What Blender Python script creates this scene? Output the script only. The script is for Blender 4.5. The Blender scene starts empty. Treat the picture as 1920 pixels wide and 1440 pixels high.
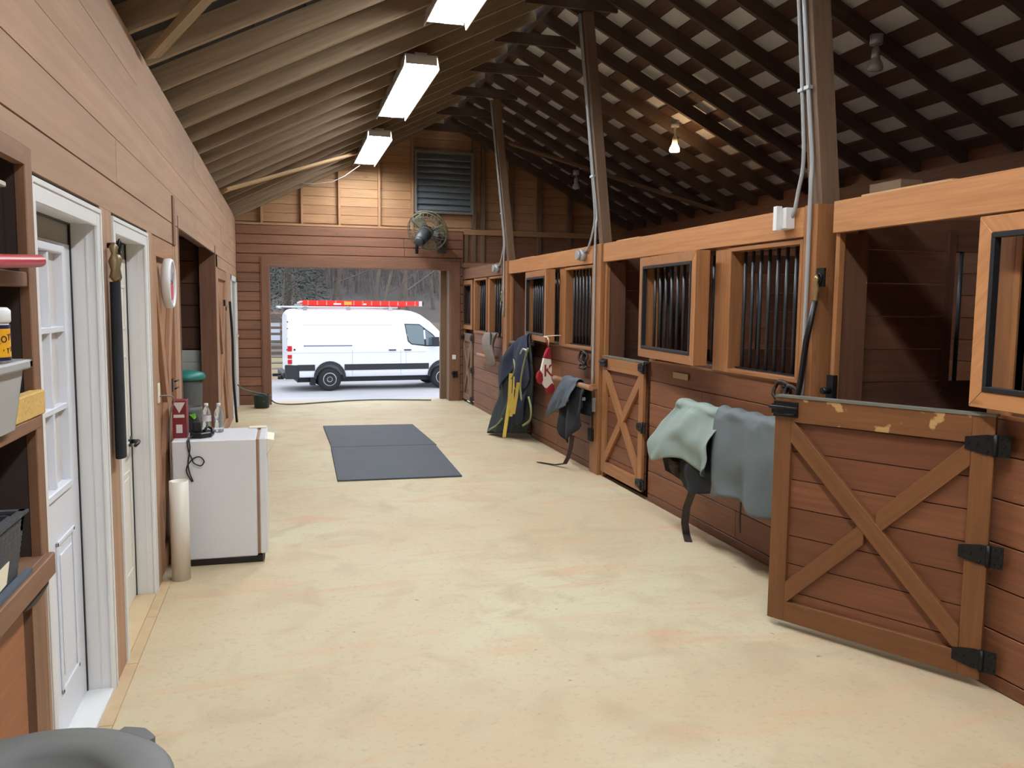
import bpy, bmesh, math, random
from mathutils import Vector, Matrix, Euler
C = bpy.context.scene.collection
PI = math.pi
R = math.radians
random.seed(7)

# ------------------------------------------------------------------ materials
def lin(c):
    o = []
    for v in c:
        v = v / 255.0
        o.append(v / 12.92 if v <= 0.04045 else ((v + 0.055) / 1.055) ** 2.4)
    return (o[0], o[1], o[2], 1.0)

MATS = {}
def newmat(name):
    m = bpy.data.materials.new(name); m.use_nodes = True
    nt = m.node_tree; b = nt.nodes['Principled BSDF']
    return m, nt, b

def plain(name, col, rough=0.6, metal=0.0, spec=0.5, var=0.12, scale=6.0, bump=0.0):
    if name in MATS: return MATS[name]
    m, nt, b = newmat(name)
    N = nt.nodes; L = nt.links
    tc = N.new('ShaderNodeTexCoord'); nz = N.new('ShaderNodeTexNoise')
    nz.inputs['Scale'].default_value = scale; nz.inputs['Detail'].default_value = 4
    L.new(tc.outputs['Object'], nz.inputs['Vector'])
    mx = N.new('ShaderNodeMix'); mx.data_type = 'RGBA'
    c = lin(col)
    mx.inputs[6].default_value = tuple(x * (1 - var) for x in c[:3]) + (1,)
    mx.inputs[7].default_value = tuple(min(1, x * (1 + var)) for x in c[:3]) + (1,)
    L.new(nz.outputs['Fac'], mx.inputs[0]); L.new(mx.outputs[2], b.inputs['Base Color'])
    b.inputs['Roughness'].default_value = rough; b.inputs['Metallic'].default_value = metal
    b.inputs['Specular IOR Level'].default_value = spec
    if bump:
        bp = N.new('ShaderNodeBump'); bp.inputs['Strength'].default_value = bump; bp.inputs['Distance'].default_value = 0.01
        L.new(nz.outputs['Fac'], bp.inputs['Height']); L.new(bp.outputs['Normal'], b.inputs['Normal'])
    MATS[name] = m; return m

def wood(name, a, b_, dark, rough=0.55, island=0.35, knots=0.6, blotch=0.5, spec=0.4, gs=1.0):
    """a,b_: the two plank tones, dark: grain/knot tone; grain runs along U (metres)."""
    if name in MATS: return MATS[name]
    m, nt, b = newmat(name)
    N = nt.nodes; L = nt.links
    uv = N.new('ShaderNodeUVMap'); uv.uv_map = 'UVMap'
    def mapn(sx, sy):
        mp = N.new('ShaderNodeMapping'); mp.inputs['Scale'].default_value = (sx, sy, 1)
        L.new(uv.outputs['UV'], mp.inputs['Vector']); return mp
    g = N.new('ShaderNodeTexNoise'); g.inputs['Scale'].default_value = 1.0; g.inputs['Detail'].default_value = 6; g.inputs['Roughness'].default_value = 0.65
    g.inputs['Distortion'].default_value = 0.4
    L.new(mapn(1.6 * gs, 38 * gs).outputs[0], g.inputs['Vector'])
    bl = N.new('ShaderNodeTexNoise'); bl.inputs['Scale'].default_value = 1.0; bl.inputs['Detail'].default_value = 3
    L.new(mapn(1.3, 4.0).outputs[0], bl.inputs['Vector'])
    geo = N.new('ShaderNodeNewGeometry')
    # tone between planks
    mr = N.new('ShaderNodeMapRange'); mr.inputs['To Min'].default_value = 0.5 - island; mr.inputs['To Max'].default_value = 0.5 + island
    L.new(geo.outputs['Random Per Island'], mr.inputs['Value'])
    ad = N.new('ShaderNodeMath'); ad.operation = 'MULTIPLY_ADD'; ad.inputs[1].default_value = blotch * 2
    L.new(bl.outputs['Fac'], ad.inputs[0])
    sb = N.new('ShaderNodeMath'); sb.operation = 'SUBTRACT'; sb.inputs[1].default_value = blotch
    L.new(mr.outputs[0], sb.inputs[0]); L.new(sb.outputs[0], ad.inputs[2])
    m1 = N.new('ShaderNodeMix'); m1.data_type = 'RGBA'; m1.clamp_factor = True
    m1.inputs[6].default_value = lin(a); m1.inputs[7].default_value = lin(b_)
    L.new(ad.outputs[0], m1.inputs[0])
    # grain
    cr = N.new('ShaderNodeValToRGB'); cr.color_ramp.elements[0].position = 0.38; cr.color_ramp.elements[1].position = 0.62
    cr.color_ramp.elements[0].color = (1, 1, 1, 1); cr.color_ramp.elements[1].color = (0, 0, 0, 1)
    L.new(g.outputs['Fac'], cr.inputs[0])
    m2 = N.new('ShaderNodeMix'); m2.data_type = 'RGBA'; m2.inputs[7].default_value = lin(dark)
    gm = N.new('ShaderNodeMath'); gm.operation = 'MULTIPLY'; gm.inputs[1].default_value = 0.38
    L.new(cr.outputs[0], gm.inputs[0]); L.new(gm.outputs[0], m2.inputs[0]); L.new(m1.outputs[2], m2.inputs[6])
    # knots
    vo = N.new('ShaderNodeTexVoronoi'); vo.inputs['Scale'].default_value = 1.0; vo.inputs['Randomness'].default_value = 1.0
    L.new(mapn(1.7, 6.0).outputs[0], vo.inputs['Vector'])
    kr = N.new('ShaderNodeValToRGB'); kr.color_ramp.elements[0].position = 0.02; kr.color_ramp.elements[1].position = 0.11
    kr.color_ramp.elements[0].color = (1, 1, 1, 1); kr.color_ramp.elements[1].color = (0, 0, 0, 1)
    L.new(vo.outputs['Distance'], kr.inputs[0])
    km = N.new('ShaderNodeMath'); km.operation = 'MULTIPLY'; km.inputs[1].default_value = knots
    L.new(kr.outputs[0], km.inputs[0])
    m3 = N.new('ShaderNodeMix'); m3.data_type = 'RGBA'; m3.inputs[7].default_value = lin(dark)
    L.new(km.outputs[0], m3.inputs[0]); L.new(m2.outputs[2], m3.inputs[6])
    L.new(m3.outputs[2], b.inputs['Base Color'])
    b.inputs['Roughness'].default_value = rough; b.inputs['Specular IOR Level'].default_value = spec
    bp = N.new('ShaderNodeBump'); bp.inputs['Strength'].default_value = 0.15; bp.inputs['Distance'].default_value = 0.004
    L.new(g.outputs['Fac'], bp.inputs['Height']); L.new(bp.outputs['Normal'], b.inputs['Normal'])
    MATS[name] = m; return m

def emit(name, col, strength):
    m, nt, b = newmat(name)
    b.inputs['Base Color'].default_value = (0.8, 0.8, 0.8, 1)
    b.inputs['Emission Color'].default_value = col; b.inputs['Emission Strength'].default_value = strength
    MATS[name] = m; return m

W_LEFT = wood('painted_plywood', (178, 141, 114), (162, 132, 108), (138, 104, 80), rough=0.75, island=0.25, knots=0.10, blotch=0.9, gs=0.35)
W_DOOR = wood('stable_door_tan', (182, 136, 102), (160, 120, 90), (110, 78, 56), rough=0.65, island=0.3, knots=0.2)
W_BEAM = wood('honey_beam', (198, 142, 92), (178, 122, 78), (136, 84, 46), rough=0.45, island=0.3, knots=0.7)
W_PLANK = wood('stall_plank', (136, 86, 56), (112, 67, 44), (78, 46, 30), rough=0.5, island=0.45, knots=0.35)
W_FRAME = wood('stall_frame', (176, 122, 76), (154, 104, 66), (104, 66, 40), rough=0.45, island=0.3, knots=0.4)
W_GATE = wood('gate_frame', (134, 88, 50), (116, 74, 42), (82, 52, 30), rough=0.5, island=0.25, knots=0.5)
W_LOG = wood('log_siding', (144, 98, 74), (122, 84, 62), (76, 48, 36), rough=0.6, island=0.4, knots=0.5)
W_TRIM = wood('opening_trim', (140, 98, 74), (124, 86, 66), (74, 48, 36), rough=0.6, island=0.2, knots=0.2)
W_GABLE = wood('gable_board', (196, 154, 112), (172, 130, 94), (120, 84, 58), rough=0.65, island=0.4, knots=0.9)
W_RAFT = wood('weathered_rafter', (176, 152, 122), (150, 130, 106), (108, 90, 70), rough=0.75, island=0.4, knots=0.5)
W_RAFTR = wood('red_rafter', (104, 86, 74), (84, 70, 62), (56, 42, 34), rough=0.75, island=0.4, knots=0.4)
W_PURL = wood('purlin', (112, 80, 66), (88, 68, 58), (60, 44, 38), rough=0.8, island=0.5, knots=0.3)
W_POST = wood('grey_post', (134, 106, 82), (112, 90, 72), (78, 60, 46), rough=0.7, island=0.2, knots=0.4)
W_PALE = wood('pale_lumber', (206, 170, 122), (190, 152, 106), (140, 104, 68), rough=0.65, island=0.3, knots=0.5)
W_SHELF = wood('shelf_wood', (150, 112, 84), (130, 94, 70), (88, 60, 44), rough=0.65, island=0.3, knots=0.2)
W_DARK = wood('dark_stall_wood', (116, 76, 54), (94, 62, 46), (56, 36, 26), rough=0.65, island=0.4, knots=0.3)
W_CAB = wood('cabinet_orange', (160, 98, 58), (148, 88, 50), (108, 62, 36), rough=0.5, island=0.2, knots=0.1)
W_JAMB = wood('opening_jamb_wood', (140, 98, 74), (120, 82, 62), (70, 44, 36), rough=0.65, island=0.3, knots=0.3)
W_FENCE = wood('fence_board', (120, 108, 98), (96, 86, 80), (60, 54, 50), rough=0.9, island=0.4, knots=0.2)
W_FENCEP = wood('fence_board_pale', (214, 196, 160), (190, 172, 140), (130, 116, 92), rough=0.9, island=0.3, knots=0.3)
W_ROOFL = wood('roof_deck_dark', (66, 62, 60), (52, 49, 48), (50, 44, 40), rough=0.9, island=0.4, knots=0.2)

WHITE = plain('white_paint', (226, 226, 226), 0.45, var=0.03)
DOORW = plain('door_white', (224, 227, 236), 0.35, var=0.02)
CREAMD = plain('cream_door', (226, 222, 214), 0.45, var=0.03)
GREYP = plain('grey_head_panel', (150, 146, 138), 0.6, var=0.04)
STEEL = plain('dark_steel', (52, 52, 56), 0.42, metal=0.6, var=0.2)
IRON = plain('black_iron', (30, 30, 32), 0.45, metal=0.5, var=0.3, scale=30)
BAR = plain('bar_steel', (56, 58, 62), 0.4, metal=0.4, var=0.2)
GALV = plain('galvanised_conduit', (176, 178, 180), 0.38, metal=0.35, var=0.08)
BOXM = plain('electrical_white', (226, 226, 226), 0.4, var=0.02)
BLACK = plain('black_plastic', (22, 22, 24), 0.4, var=0.2)
RUB = plain('rubber_mat', (72, 76, 84), 0.7, var=0.14, scale=3, bump=0.05)
FRIDGE = plain('fridge_white', (224, 226, 232), 0.3, var=0.02)
PVC = plain('pvc_pipe', (222, 216, 204), 0.4, var=0.03)
BRASS = plain('brass', (172, 150, 108), 0.35, metal=0.8, var=0.15)
RED = plain('red_plastic', (176, 48, 58), 0.35, var=0.05)
GASK = plain('brown_gasket', (150, 118, 96), 0.6, var=0.2)
IVORY = plain('ivory', (230, 222, 200), 0.45, var=0.03)
GRAYLID = plain('grey_lid', (108, 108, 106), 0.6, var=0.16, scale=9, bump=0.08)
TEAL = plain('teal_lid', (44, 124, 112), 0.4, var=0.08)
BINDK = plain('bin_grey', (96, 98, 96), 0.5, var=0.06)
GREENB = plain('green_bucket', (30, 46, 38), 0.5, var=0.15)
HOSE = plain('hose_green', (86, 104, 92), 0.5, var=0.1)
NAVY = plain('navy_cloth', (34, 40, 60), 0.85, var=0.3, scale=9, bump=0.2)
DKGREEN = plain('dark_green_cloth', (32, 38, 38), 0.85, var=0.3, scale=9, bump=0.2)
SLATE = plain('slate_cloth', (82, 92, 104), 0.8, var=0.18, scale=8, bump=0.2)
SAGE = plain('sage_cloth', (132, 147, 140), 0.6, var=0.12, scale=5, bump=0.1)
CHAR = plain('charcoal_cloth', (92, 100, 102), 0.65, var=0.16, scale=5, bump=0.12)
BLKC = plain('black_cloth', (26, 28, 34), 0.9, var=0.3, scale=8)
YEL = plain('yellow_strap', (190, 160, 62), 0.7, var=0.15)
BROWNC = plain('brown_fringe', (62, 48, 38), 0.9, var=0.4, scale=40, bump=0.5)
CUFF = plain('stocking_red', (150, 28, 40), 0.9, var=0.12, scale=30, bump=0.2)
KNIT = plain('stocking_white', (232, 224, 208), 0.9, var=0.05, scale=40, bump=0.2)
GREYC = plain('grey_mesh_cloth', (132, 122, 116), 0.9, var=0.25, scale=30)
LEATHER = plain('dark_leather', (44, 30, 26), 0.55, var=0.25, scale=12)
METALV = plain('louver_metal', (132, 140, 146), 0.45, metal=0.3, var=0.1)
FANC = plain('fan_cage', (118, 114, 98), 0.5, metal=0.2, var=0.1)
FAND = plain('fan_dark', (62, 66, 70), 0.5, metal=0.2, var=0.15)
MAROON = plain('maroon_card', (122, 28, 42), 0.5, var=0.1)
LABEL = plain('label_white', (214, 208, 206), 0.6, var=0.05)
LIME = plain('lime_plastic', (120, 200, 60), 0.4, var=0.05)
SPONGE = plain('yellow_foam', (206, 168, 96), 0.9, var=0.18, scale=60, bump=0.4)
BLUE = plain('blue_cloth', (34, 46, 104), 0.8, var=0.2)
BINCL = plain('grey_tote', (166, 166, 164), 0.35, var=0.05)
TUBY = plain('tub_yellow', (232, 168, 40), 0.4, var=0.05)
NAVYP = plain('tub_navy', (32, 30, 66), 0.4, var=0.05)
WICK = plain('dark_wicker', (66, 66, 70), 0.7, var=0.3, scale=60, bump=0.5)
VANW = plain('van_white', (232, 235, 242), 0.25, var=0.01)
VANB = plain('van_black_trim', (38, 42, 46), 0.55, var=0.08)
TYRE = plain('tyre', (40, 40, 42), 0.85, var=0.1)
ALU = plain('aluminium', (196, 198, 202), 0.3, metal=0.7, var=0.06)
LADR = plain('ladder_red', (226, 40, 30), 0.5, var=0.05)
LADY = plain('ladder_sticker', (236, 170, 60), 0.5, var=0.05)
TAILR = plain('tail_red', (200, 24, 30), 0.3, var=0.05)
BARK = plain('bark', (104, 94, 86), 0.95, var=0.3, scale=3)
TWIG = plain('twigs', (116, 106, 102), 0.95, var=0.25, scale=2)
PINE = plain('pine_needles', (80, 90, 84), 0.95, var=0.35, scale=2)
SHED = plain('shed_grey', (196, 202, 214), 0.8, var=0.05)
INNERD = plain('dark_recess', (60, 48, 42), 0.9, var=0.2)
WAINS = plain('wainscot_white', (206, 206, 200), 0.5, var=0.05)
CLOCKF = plain('clock_face', (184, 172, 180), 0.35, var=0.03)
PINK = plain('clock_red', (214, 70, 84), 0.4, var=0.05)
TUBE = emit('fluorescent', (0.92, 0.97, 1.0, 1), 58.0)
BULB = emit('warm_bulb', (1.0, 0.62, 0.30, 1), 60.0)

def glassmat(name, col, rough=0.05, alpha=None):
    m, nt, b = newmat(name)
    b.inputs['Base Color'].default_value = lin(col); b.inputs['Roughness'].default_value = rough
    b.inputs['Transmission Weight'].default_value = 0.85; b.inputs['IOR'].default_value = 1.3
    MATS[name] = m; return m
PET = glassmat('clear_bottle', (230, 238, 240))
GLASSD = glassmat('dark_glass', (84, 88, 84), 0.2)
vg, nt_, b_ = newmat('van_window'); b_.inputs['Base Color'].default_value = lin((92, 112, 120)); b_.inputs['Roughness'].default_value = 0.08; b_.inputs['Specular IOR Level'].default_value = 0.9
VGLASS = vg
fr, nt_, b_ = newmat('door_glass'); b_.inputs['Base Color'].default_value = lin((214, 208, 204)); b_.inputs['Roughness'].default_value = 0.25; b_.inputs['Specular IOR Level'].default_value = 0.7
FROST = fr

def floor_mat():
    m, nt, b = newmat('stained_concrete'); N = nt.nodes; L = nt.links
    tc = N.new('ShaderNodeTexCoord')
    def noise(s, d, dist=0.0, vec=None):
        n = N.new('ShaderNodeTexNoise'); n.inputs['Scale'].default_value = s; n.inputs['Detail'].default_value = d; n.inputs['Distortion'].default_value = dist
        L.new(vec if vec else tc.outputs['Object'], n.inputs['Vector']); return n
    def mix(fac, a, b2):
        x = N.new('ShaderNodeMix'); x.data_type = 'RGBA'; x.clamp_factor = True
        if hasattr(fac, 'links'): L.new(fac, x.inputs[0])
        else: x.inputs[0].default_value = fac
        for i, c in ((6, a), (7, b2)):
            if isinstance(c, tuple): x.inputs[i].default_value = c
            else: L.new(c, x.inputs[i])
        return x.outputs[2]
    def ramp(s, p0, p1):
        r = N.new('ShaderNodeMapRange'); r.inputs['From Min'].default_value = p0; r.inputs['From Max'].default_value = p1
        L.new(s, r.inputs['Value']); return r.outputs[0]
    big = noise(0.55, 4, 0.6); mid = noise(2.6, 6, 0.8); fine = noise(38, 5); spots = noise(15, 3, 0.2)
    c = mix(ramp(big.outputs['Fac'], 0.35, 0.65), lin((196, 176, 144)), lin((203, 194, 163)))
    c = mix(ramp(mid.outputs['Fac'], 0.5, 0.72), c, lin((186, 168, 138)))
    mp = N.new('ShaderNodeMapping'); mp.inputs['Scale'].default_value = (0.5, 2.2, 1); L.new(tc.outputs['Object'], mp.inputs['Vector'])
    st = noise(1.6, 8, 1.2, mp.outputs[0])
    c = mix(ramp(st.outputs['Fac'], 0.54, 0.78), c, lin((202, 164, 130)))
    c = mix(ramp(fine.outputs['Fac'], 0.55, 1.1), c, lin((160, 142, 114)))
    sp = ramp(spots.outputs['Fac'], 0.725, 0.77)
    k = N.new('ShaderNodeMath'); k.operation = 'MULTIPLY'; k.inputs[1].default_value = 0.6; L.new(sp, k.inputs[0])
    c = mix(k.outputs[0], c, lin((112, 92, 68)))
    L.new(c, b.inputs['Base Color']); b.inputs['Roughness'].default_value = 0.62; b.inputs['Specular IOR Level'].default_value = 0.35
    bp = N.new('ShaderNodeBump'); bp.inputs['Strength'].default_value = 0.08; bp.inputs['Distance'].default_value = 0.01
    L.new(fine.outputs['Fac'], bp.inputs['Height']); L.new(bp.outputs['Normal'], b.inputs['Normal'])
    return m
CONC = floor_mat()
def gravel_mat():
    m, nt, b = newmat('gravel'); N = nt.nodes; L = nt.links
    tc = N.new('ShaderNodeTexCoord')
    n = N.new('ShaderNodeTexNoise'); n.inputs['Scale'].default_value = 22; n.inputs['Detail'].default_value = 6; L.new(tc.outputs['Object'], n.inputs['Vector'])
    n2 = N.new('ShaderNodeTexNoise'); n2.inputs['Scale'].default_value = 0.5; n2.inputs['Detail'].default_value = 5; L.new(tc.outputs['Object'], n2.inputs['Vector'])
    x = N.new('ShaderNodeMix'); x.data_type = 'RGBA'; x.inputs[6].default_value = lin((176, 176, 184)); x.inputs[7].default_value = lin((206, 206, 212)); L.new(n.outputs['Fac'], x.inputs[0])
    y = N.new('ShaderNodeMix'); y.data_type = 'RGBA'; y.inputs[7].default_value = lin((150, 148, 150)); L.new(n2.outputs['Fac'], y.inputs[0]); L.new(x.outputs[2], y.inputs[6])
    L.new(y.outputs[2], b.inputs['Base Color']); b.inputs['Roughness'].default_value = 0.95
    return m
GRAVEL = gravel_mat()
PAST = plain('winter_pasture', (104, 96, 86), 0.95, var=0.2, scale=0.6)
HILL = plain('woodland_floor', (88, 82, 80), 0.95, var=0.25, scale=0.5)
DIRT = plain('stall_bedding', (74, 58, 46), 0.95, var=0.3, scale=8, bump=0.4)

def peel_mat():
    """gate top rail: brown varnish with worn patches of bare wood"""
    m = W_GATE.copy(); m.name = 'worn_top_rail'; nt = m.node_tree; N = nt.nodes; L = nt.links
    b = N['Principled BSDF']; old = b.inputs['Base Color'].links[0].from_socket
    tc = N.new('ShaderNodeTexCoord'); n = N.new('ShaderNodeTexNoise'); n.inputs['Scale'].default_value = 9; n.inputs['Detail'].default_value = 5
    L.new(tc.outputs['Object'], n.inputs['Vector'])
    r = N.new('ShaderNodeMapRange'); r.inputs['From Min'].default_value = 0.62; r.inputs['From Max'].default_value = 0.65; L.new(n.outputs['Fac'], r.inputs['Value'])
    x = N.new('ShaderNodeMix'); x.data_type = 'RGBA'; x.inputs[7].default_value = lin((180, 142, 92)); L.new(r.outputs[0], x.inputs[0]); L.new(old, x.inputs[6])
    L.new(x.outputs[2], b.inputs['Base Color']); return m
W_WORN = peel_mat()

# ------------------------------------------------------------------ mesh builder
class MB:
    def __init__(s):
        s.v = []; s.f = []; s.uv = []; s.sm = []
    def quad(s, idx, uvs, smooth=False):
        s.f.append(idx); s.uv.append(uvs); s.sm.append(smooth)
    def obox(s, o, ax, ay, az):
        """box from origin o and three full edge vectors"""
        o, ax, ay, az = Vector(o), Vector(ax), Vector(ay), Vector(az)
        if ax.cross(ay).dot(az) < 0: ax, ay = ay, ax
        n = len(s.v)
        for k in (0, 1):
            for j in (0, 1):
                for i in (0, 1):
                    s.v.append(o + ax * i + ay * j + az * k)
        L = (ax.length, ay.length, az.length); lg = L.index(max(L))
        r = (random.random() * 40, random.random() * 40)
        co = lambda q: ((q & 1) * L[0], (q >> 1 & 1) * L[1], (q >> 2) * L[2])
        for face, (a, b) in (((0, 2, 3, 1), (0, 1)), ((4, 5, 7, 6), (0, 1)), ((0, 1, 5, 4), (0, 2)), ((2, 6, 7, 3), (0, 2)), ((0, 4, 6, 2), (1, 2)), ((1, 3, 7, 5), (1, 2))):
            u, w = (a, b) if a == lg or (b != lg) else (b, a)
            off = 0.37 * (a + 2 * b)
            s.quad([n + q for q in face], [(co(q)[u] + r[0], co(q)[w] + r[1] + off) for q in face])
        return s
    def box(s, x0, x1, y0, y1, z0, z1):
        return s.obox((x0, y0, z0), (x1 - x0, 0, 0), (0, y1 - y0, 0), (0, 0, z1 - z0))
    def beam(s, p0, p1, w, t, up=(0, 0, 1)):
        p0, p1 = Vector(p0), Vector(p1); d = p1 - p0; up = Vector(up)
        side = d.cross(up).normalized() * w; u = side.cross(d).normalized() * t
        return s.obox(p0 - side / 2 - u / 2, d, side, u)
    def tube(s, pts, r, n=8, caps=True, closed=False):
        pts = [Vector(p) for p in pts]; m = len(pts)
        rr = r if isinstance(r, (list, tuple)) else [r] * m
        base = len(s.v); prev = None; L = 0
        us = []
        for i, p in enumerate(pts):
            if closed: d = pts[(i + 1) % m] - pts[i - 1]
            else: d = pts[min(i + 1, m - 1)] - pts[max(i - 1, 0)]
            d = d.normalized() if d.length > 1e-9 else Vector((0, 0, 1))
            if prev is None:
                a = d.orthogonal().normalized()
            else:
                a = prev - d * prev.dot(d); a = a.normalized() if a.length > 1e-6 else d.orthogonal().normalized()
            prev = a; b = d.cross(a)
            for k in range(n):
                t = 2 * PI * k / n
                s.v.append(p + (a * math.cos(t) + b * math.sin(t)) * rr[i])
            if i: L += (pts[i] - pts[i - 1]).length
            us.append(L)
        rng = m if closed else m - 1
        for i in range(rng):
            j = (i + 1) % m
            for k in range(n):
                k2 = (k + 1) % n
                s.quad([base + i * n + k, base + i * n + k2, base + j * n + k2, base + j * n + k],
                       [(us[i], k / n * .2), (us[i], (k + 1) / n * .2), (us[j], (k + 1) / n * .2), (us[j], k / n * .2)], True)
        if caps and not closed:
            s.quad([base + k for k in range(n)][::-1], [(0, 0)] * n)
            s.quad([base + (m - 1) * n + k for k in range(n)], [(0, 0)] * n)
        return s
    def cyl(s, p0, p1, r0, r1=None, n=16):
        return s.tube([p0, p1], [r0, r1 if r1 is not None else r0], n)
    def lathe(s, c, prof, n=24, axis=(0, 0, 1), caps=True, smooth=True):
        c = Vector(c); ax = Vector(axis).normalized(); a = ax.orthogonal().normalized(); b = ax.cross(a)
        base = len(s.v); m = len(prof)
        for (r, h) in prof:
            for k in range(n):
                t = 2 * PI * k / n
                s.v.append(c + ax * h + (a * math.cos(t) + b * math.sin(t)) * r)
        for i in range(m - 1):
            for k in range(n):
                k2 = (k + 1) % n
                s.quad([base + i * n + k, base + i * n + k2, base + (i + 1) * n + k2, base + (i + 1) * n + k],
                       [(k / n, prof[i][1]), ((k + 1) / n, prof[i][1]), ((k + 1) / n, prof[i + 1][1]), (k / n, prof[i + 1][1])], smooth)
        if caps:
            s.quad([base + k for k in range(n)][::-1], [(0, 0)] * n)
            s.quad([base + (m - 1) * n + k for k in range(n)], [(0, 0)] * n)
        return s
    def grid(s, fn, nu, nv, smooth=True):
        base = len(s.v)
        for i in range(nu + 1):
            for j in range(nv + 1):
                s.v.append(Vector(fn(i / nu, j / nv)))
        for i in range(nu):
            for j in range(nv):
                a = base + i * (nv + 1) + j
                s.quad([a, a + nv + 1, a + nv + 2, a + 1], [(i / nu, j / nv), ((i + 1) / nu, j / nv), ((i + 1) / nu, (j + 1) / nv), (i / nu, (j + 1) / nv)], smooth)
        return s
    def prism(s, pts, d):
        """polygon (list of 3D points) extruded by vector d"""
        d = Vector(d); n = len(pts); b = len(s.v)
        P = [Vector(p) for p in pts]
        nr = Vector((0, 0, 0))
        for i in range(n): nr += P[i].cross(P[(i + 1) % n])
        if nr.dot(d) > 0: P = P[::-1]
        r = random.random() * 10
        s.v += P + [p + d for p in P]
        o = P[0]; e = (P[1] - P[0]).normalized(); g = nr.normalized().cross(e)
        uv = [((p - o).dot(e) + r, (p - o).dot(g) + r) for p in P]
        s.quad(list(range(b, b + n)), uv); s.quad([b + n + i for i in range(n)][::-1], uv[::-1])
        L = 0
        for i in range(n):
            j = (i + 1) % n; l = (P[j] - P[i]).length
            s.quad([b + i, b + n + i, b + n + j, b + j], [(L, 0), (L, d.length), (L + l, d.length), (L + l, 0)]); L += l
        return s
    def build(s, name, mat, parent=None, bevel=0.0, solid=0.0, local=False, origin=None, **tags):
        me = bpy.data.meshes.new(name)
        V = s.v
        if parent is not None and not local:
            inv = parent.matrix_basis.inverted() if parent.parent is None else (parent.parent.matrix_basis @ parent.matrix_basis).inverted()
            V = [inv @ v for v in V]
        loc = Vector((0, 0, 0))
        if not V: V = [Vector((0, 0, 0))]
        mn = Vector([min(v[i] for v in V) for i in range(3)]); mx = Vector([max(v[i] for v in V) for i in range(3)])
        loc = Vector(((mn[0] + mx[0]) / 2, (mn[1] + mx[1]) / 2, mn[2])) if parent is None else (mn + mx) / 2
        if origin is not None: loc = Vector(origin)
        me.from_pydata([tuple(v - loc) for v in V], [], s.f)
        uvl = me.uv_layers.new(name='UVMap'); i = 0
        flat = []
        for u in s.uv:
            for p in u: flat += [p[0], p[1]]
        uvl.data.foreach_set('uv', flat)
        me.polygons.foreach_set('use_smooth', s.sm)
        me.materials.append(mat); me.update()
        o = bpy.data.objects.new(name, me); C.objects.link(o); o.location = loc
        if parent is not None: o.parent = parent
        if bevel:
            bv = o.modifiers.new('Bevel', 'BEVEL'); bv.width = bevel; bv.segments = 1; bv.limit_method = 'ANGLE'
        if solid:
            sd = o.modifiers.new('Solidify', 'SOLIDIFY'); sd.thickness = solid; sd.offset = 0
        for k, v in tags.items(): o[k] = v
        return o

def tag(o, label=None, cat=None, group=None, kind=None):
    if label: o['label'] = label
    if cat: o['category'] = cat
    if group: o['group'] = group
    if kind: o['kind'] = kind
    return o
def empty(name, loc=(0, 0, 0), rz=0.0, label=None, cat=None, group=None, kind=None):
    o = bpy.data.objects.new(name, None); C.objects.link(o); o.empty_display_size = 0.1
    o.location = loc; o.rotation_euler = (0, 0, rz)
    o.matrix_basis = Matrix.Translation(Vector(loc)) @ Matrix.Rotation(rz, 4, 'Z')
    return tag(o, label, cat, group, kind)
def struct(o): o['kind'] = 'structure'; return o
def dup(root, loc=None, label=None, group=None):
    r = root.copy(); C.objects.link(r)
    if loc is not None: r.location = loc
    if label: r['label'] = label
    if group: r['group'] = group
    for ch in list(root.children):
        c = ch.copy(); C.objects.link(c); c.parent = r
        for g in ch.children:
            d = g.copy(); C.objects.link(d); d.parent = c
    return r
def text_mesh(body, size, name, mat, parent, mtx, depth=0.001):
    cu = bpy.data.curves.new(name, 'FONT'); cu.body = body; cu.size = size; cu.extrude = depth
    cu.align_x = 'CENTER'; cu.align_y = 'CENTER'
    t = bpy.data.objects.new(name, cu); C.objects.link(t)
    dg = bpy.context.evaluated_depsgraph_get(); me = bpy.data.meshes.new_from_object(t.evaluated_get(dg))
    bpy.data.objects.remove(t)
    o = bpy.data.objects.new(name, me); C.objects.link(o); me.materials.clear(); me.materials.append(mat)
    o.matrix_basis = mtx
    if parent is not None: o.parent = parent
    return o

# ------------------------------------------------------------------ key dimensions
XL, XR, XO = -0.745, 3.08, 6.2          # left wall, stall front, outer right wall
YF, YN = 14.4, -3.2                     # far wall, wall behind the camera
XC = 2.72                               # ridge
EZ = 3.08                               # rafter underside at both eaves
def raft(x): return EZ + 0.5 * (x - XL) if x < XC else EZ + 0.5 * (XC * 2 - XL - x)

# ------------------------------------------------------------------ floor
struct(MB().box(XL - 0.2, XR + 0.05, YN, YF + 0.45, -0.12, 0.0).build('floor', CONC))
m = MB(); m.box(XR + 0.05, XO, YN, YF, -0.12, -0.03); tag(m.build('stall_bedding', DIRT, label='dark dirt bedding on the floor of the horse stalls', category='bedding'), kind='stuff')
m = MB(); m.box(XL, XL + 0.055, YN, 2.95, 0.0, 0.012)
for y, e_ in ((2.955, 3.5), (3.505, 4.1), (4.105, 4.7), (4.705, 5.3)): m.box(XL, XL + 0.052, y, e_, 0.0, 0.010)
struct(m.build('trim_1', plain('sill_strip', (194, 168, 132), 0.8, var=0.2, scale=8)))

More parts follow.
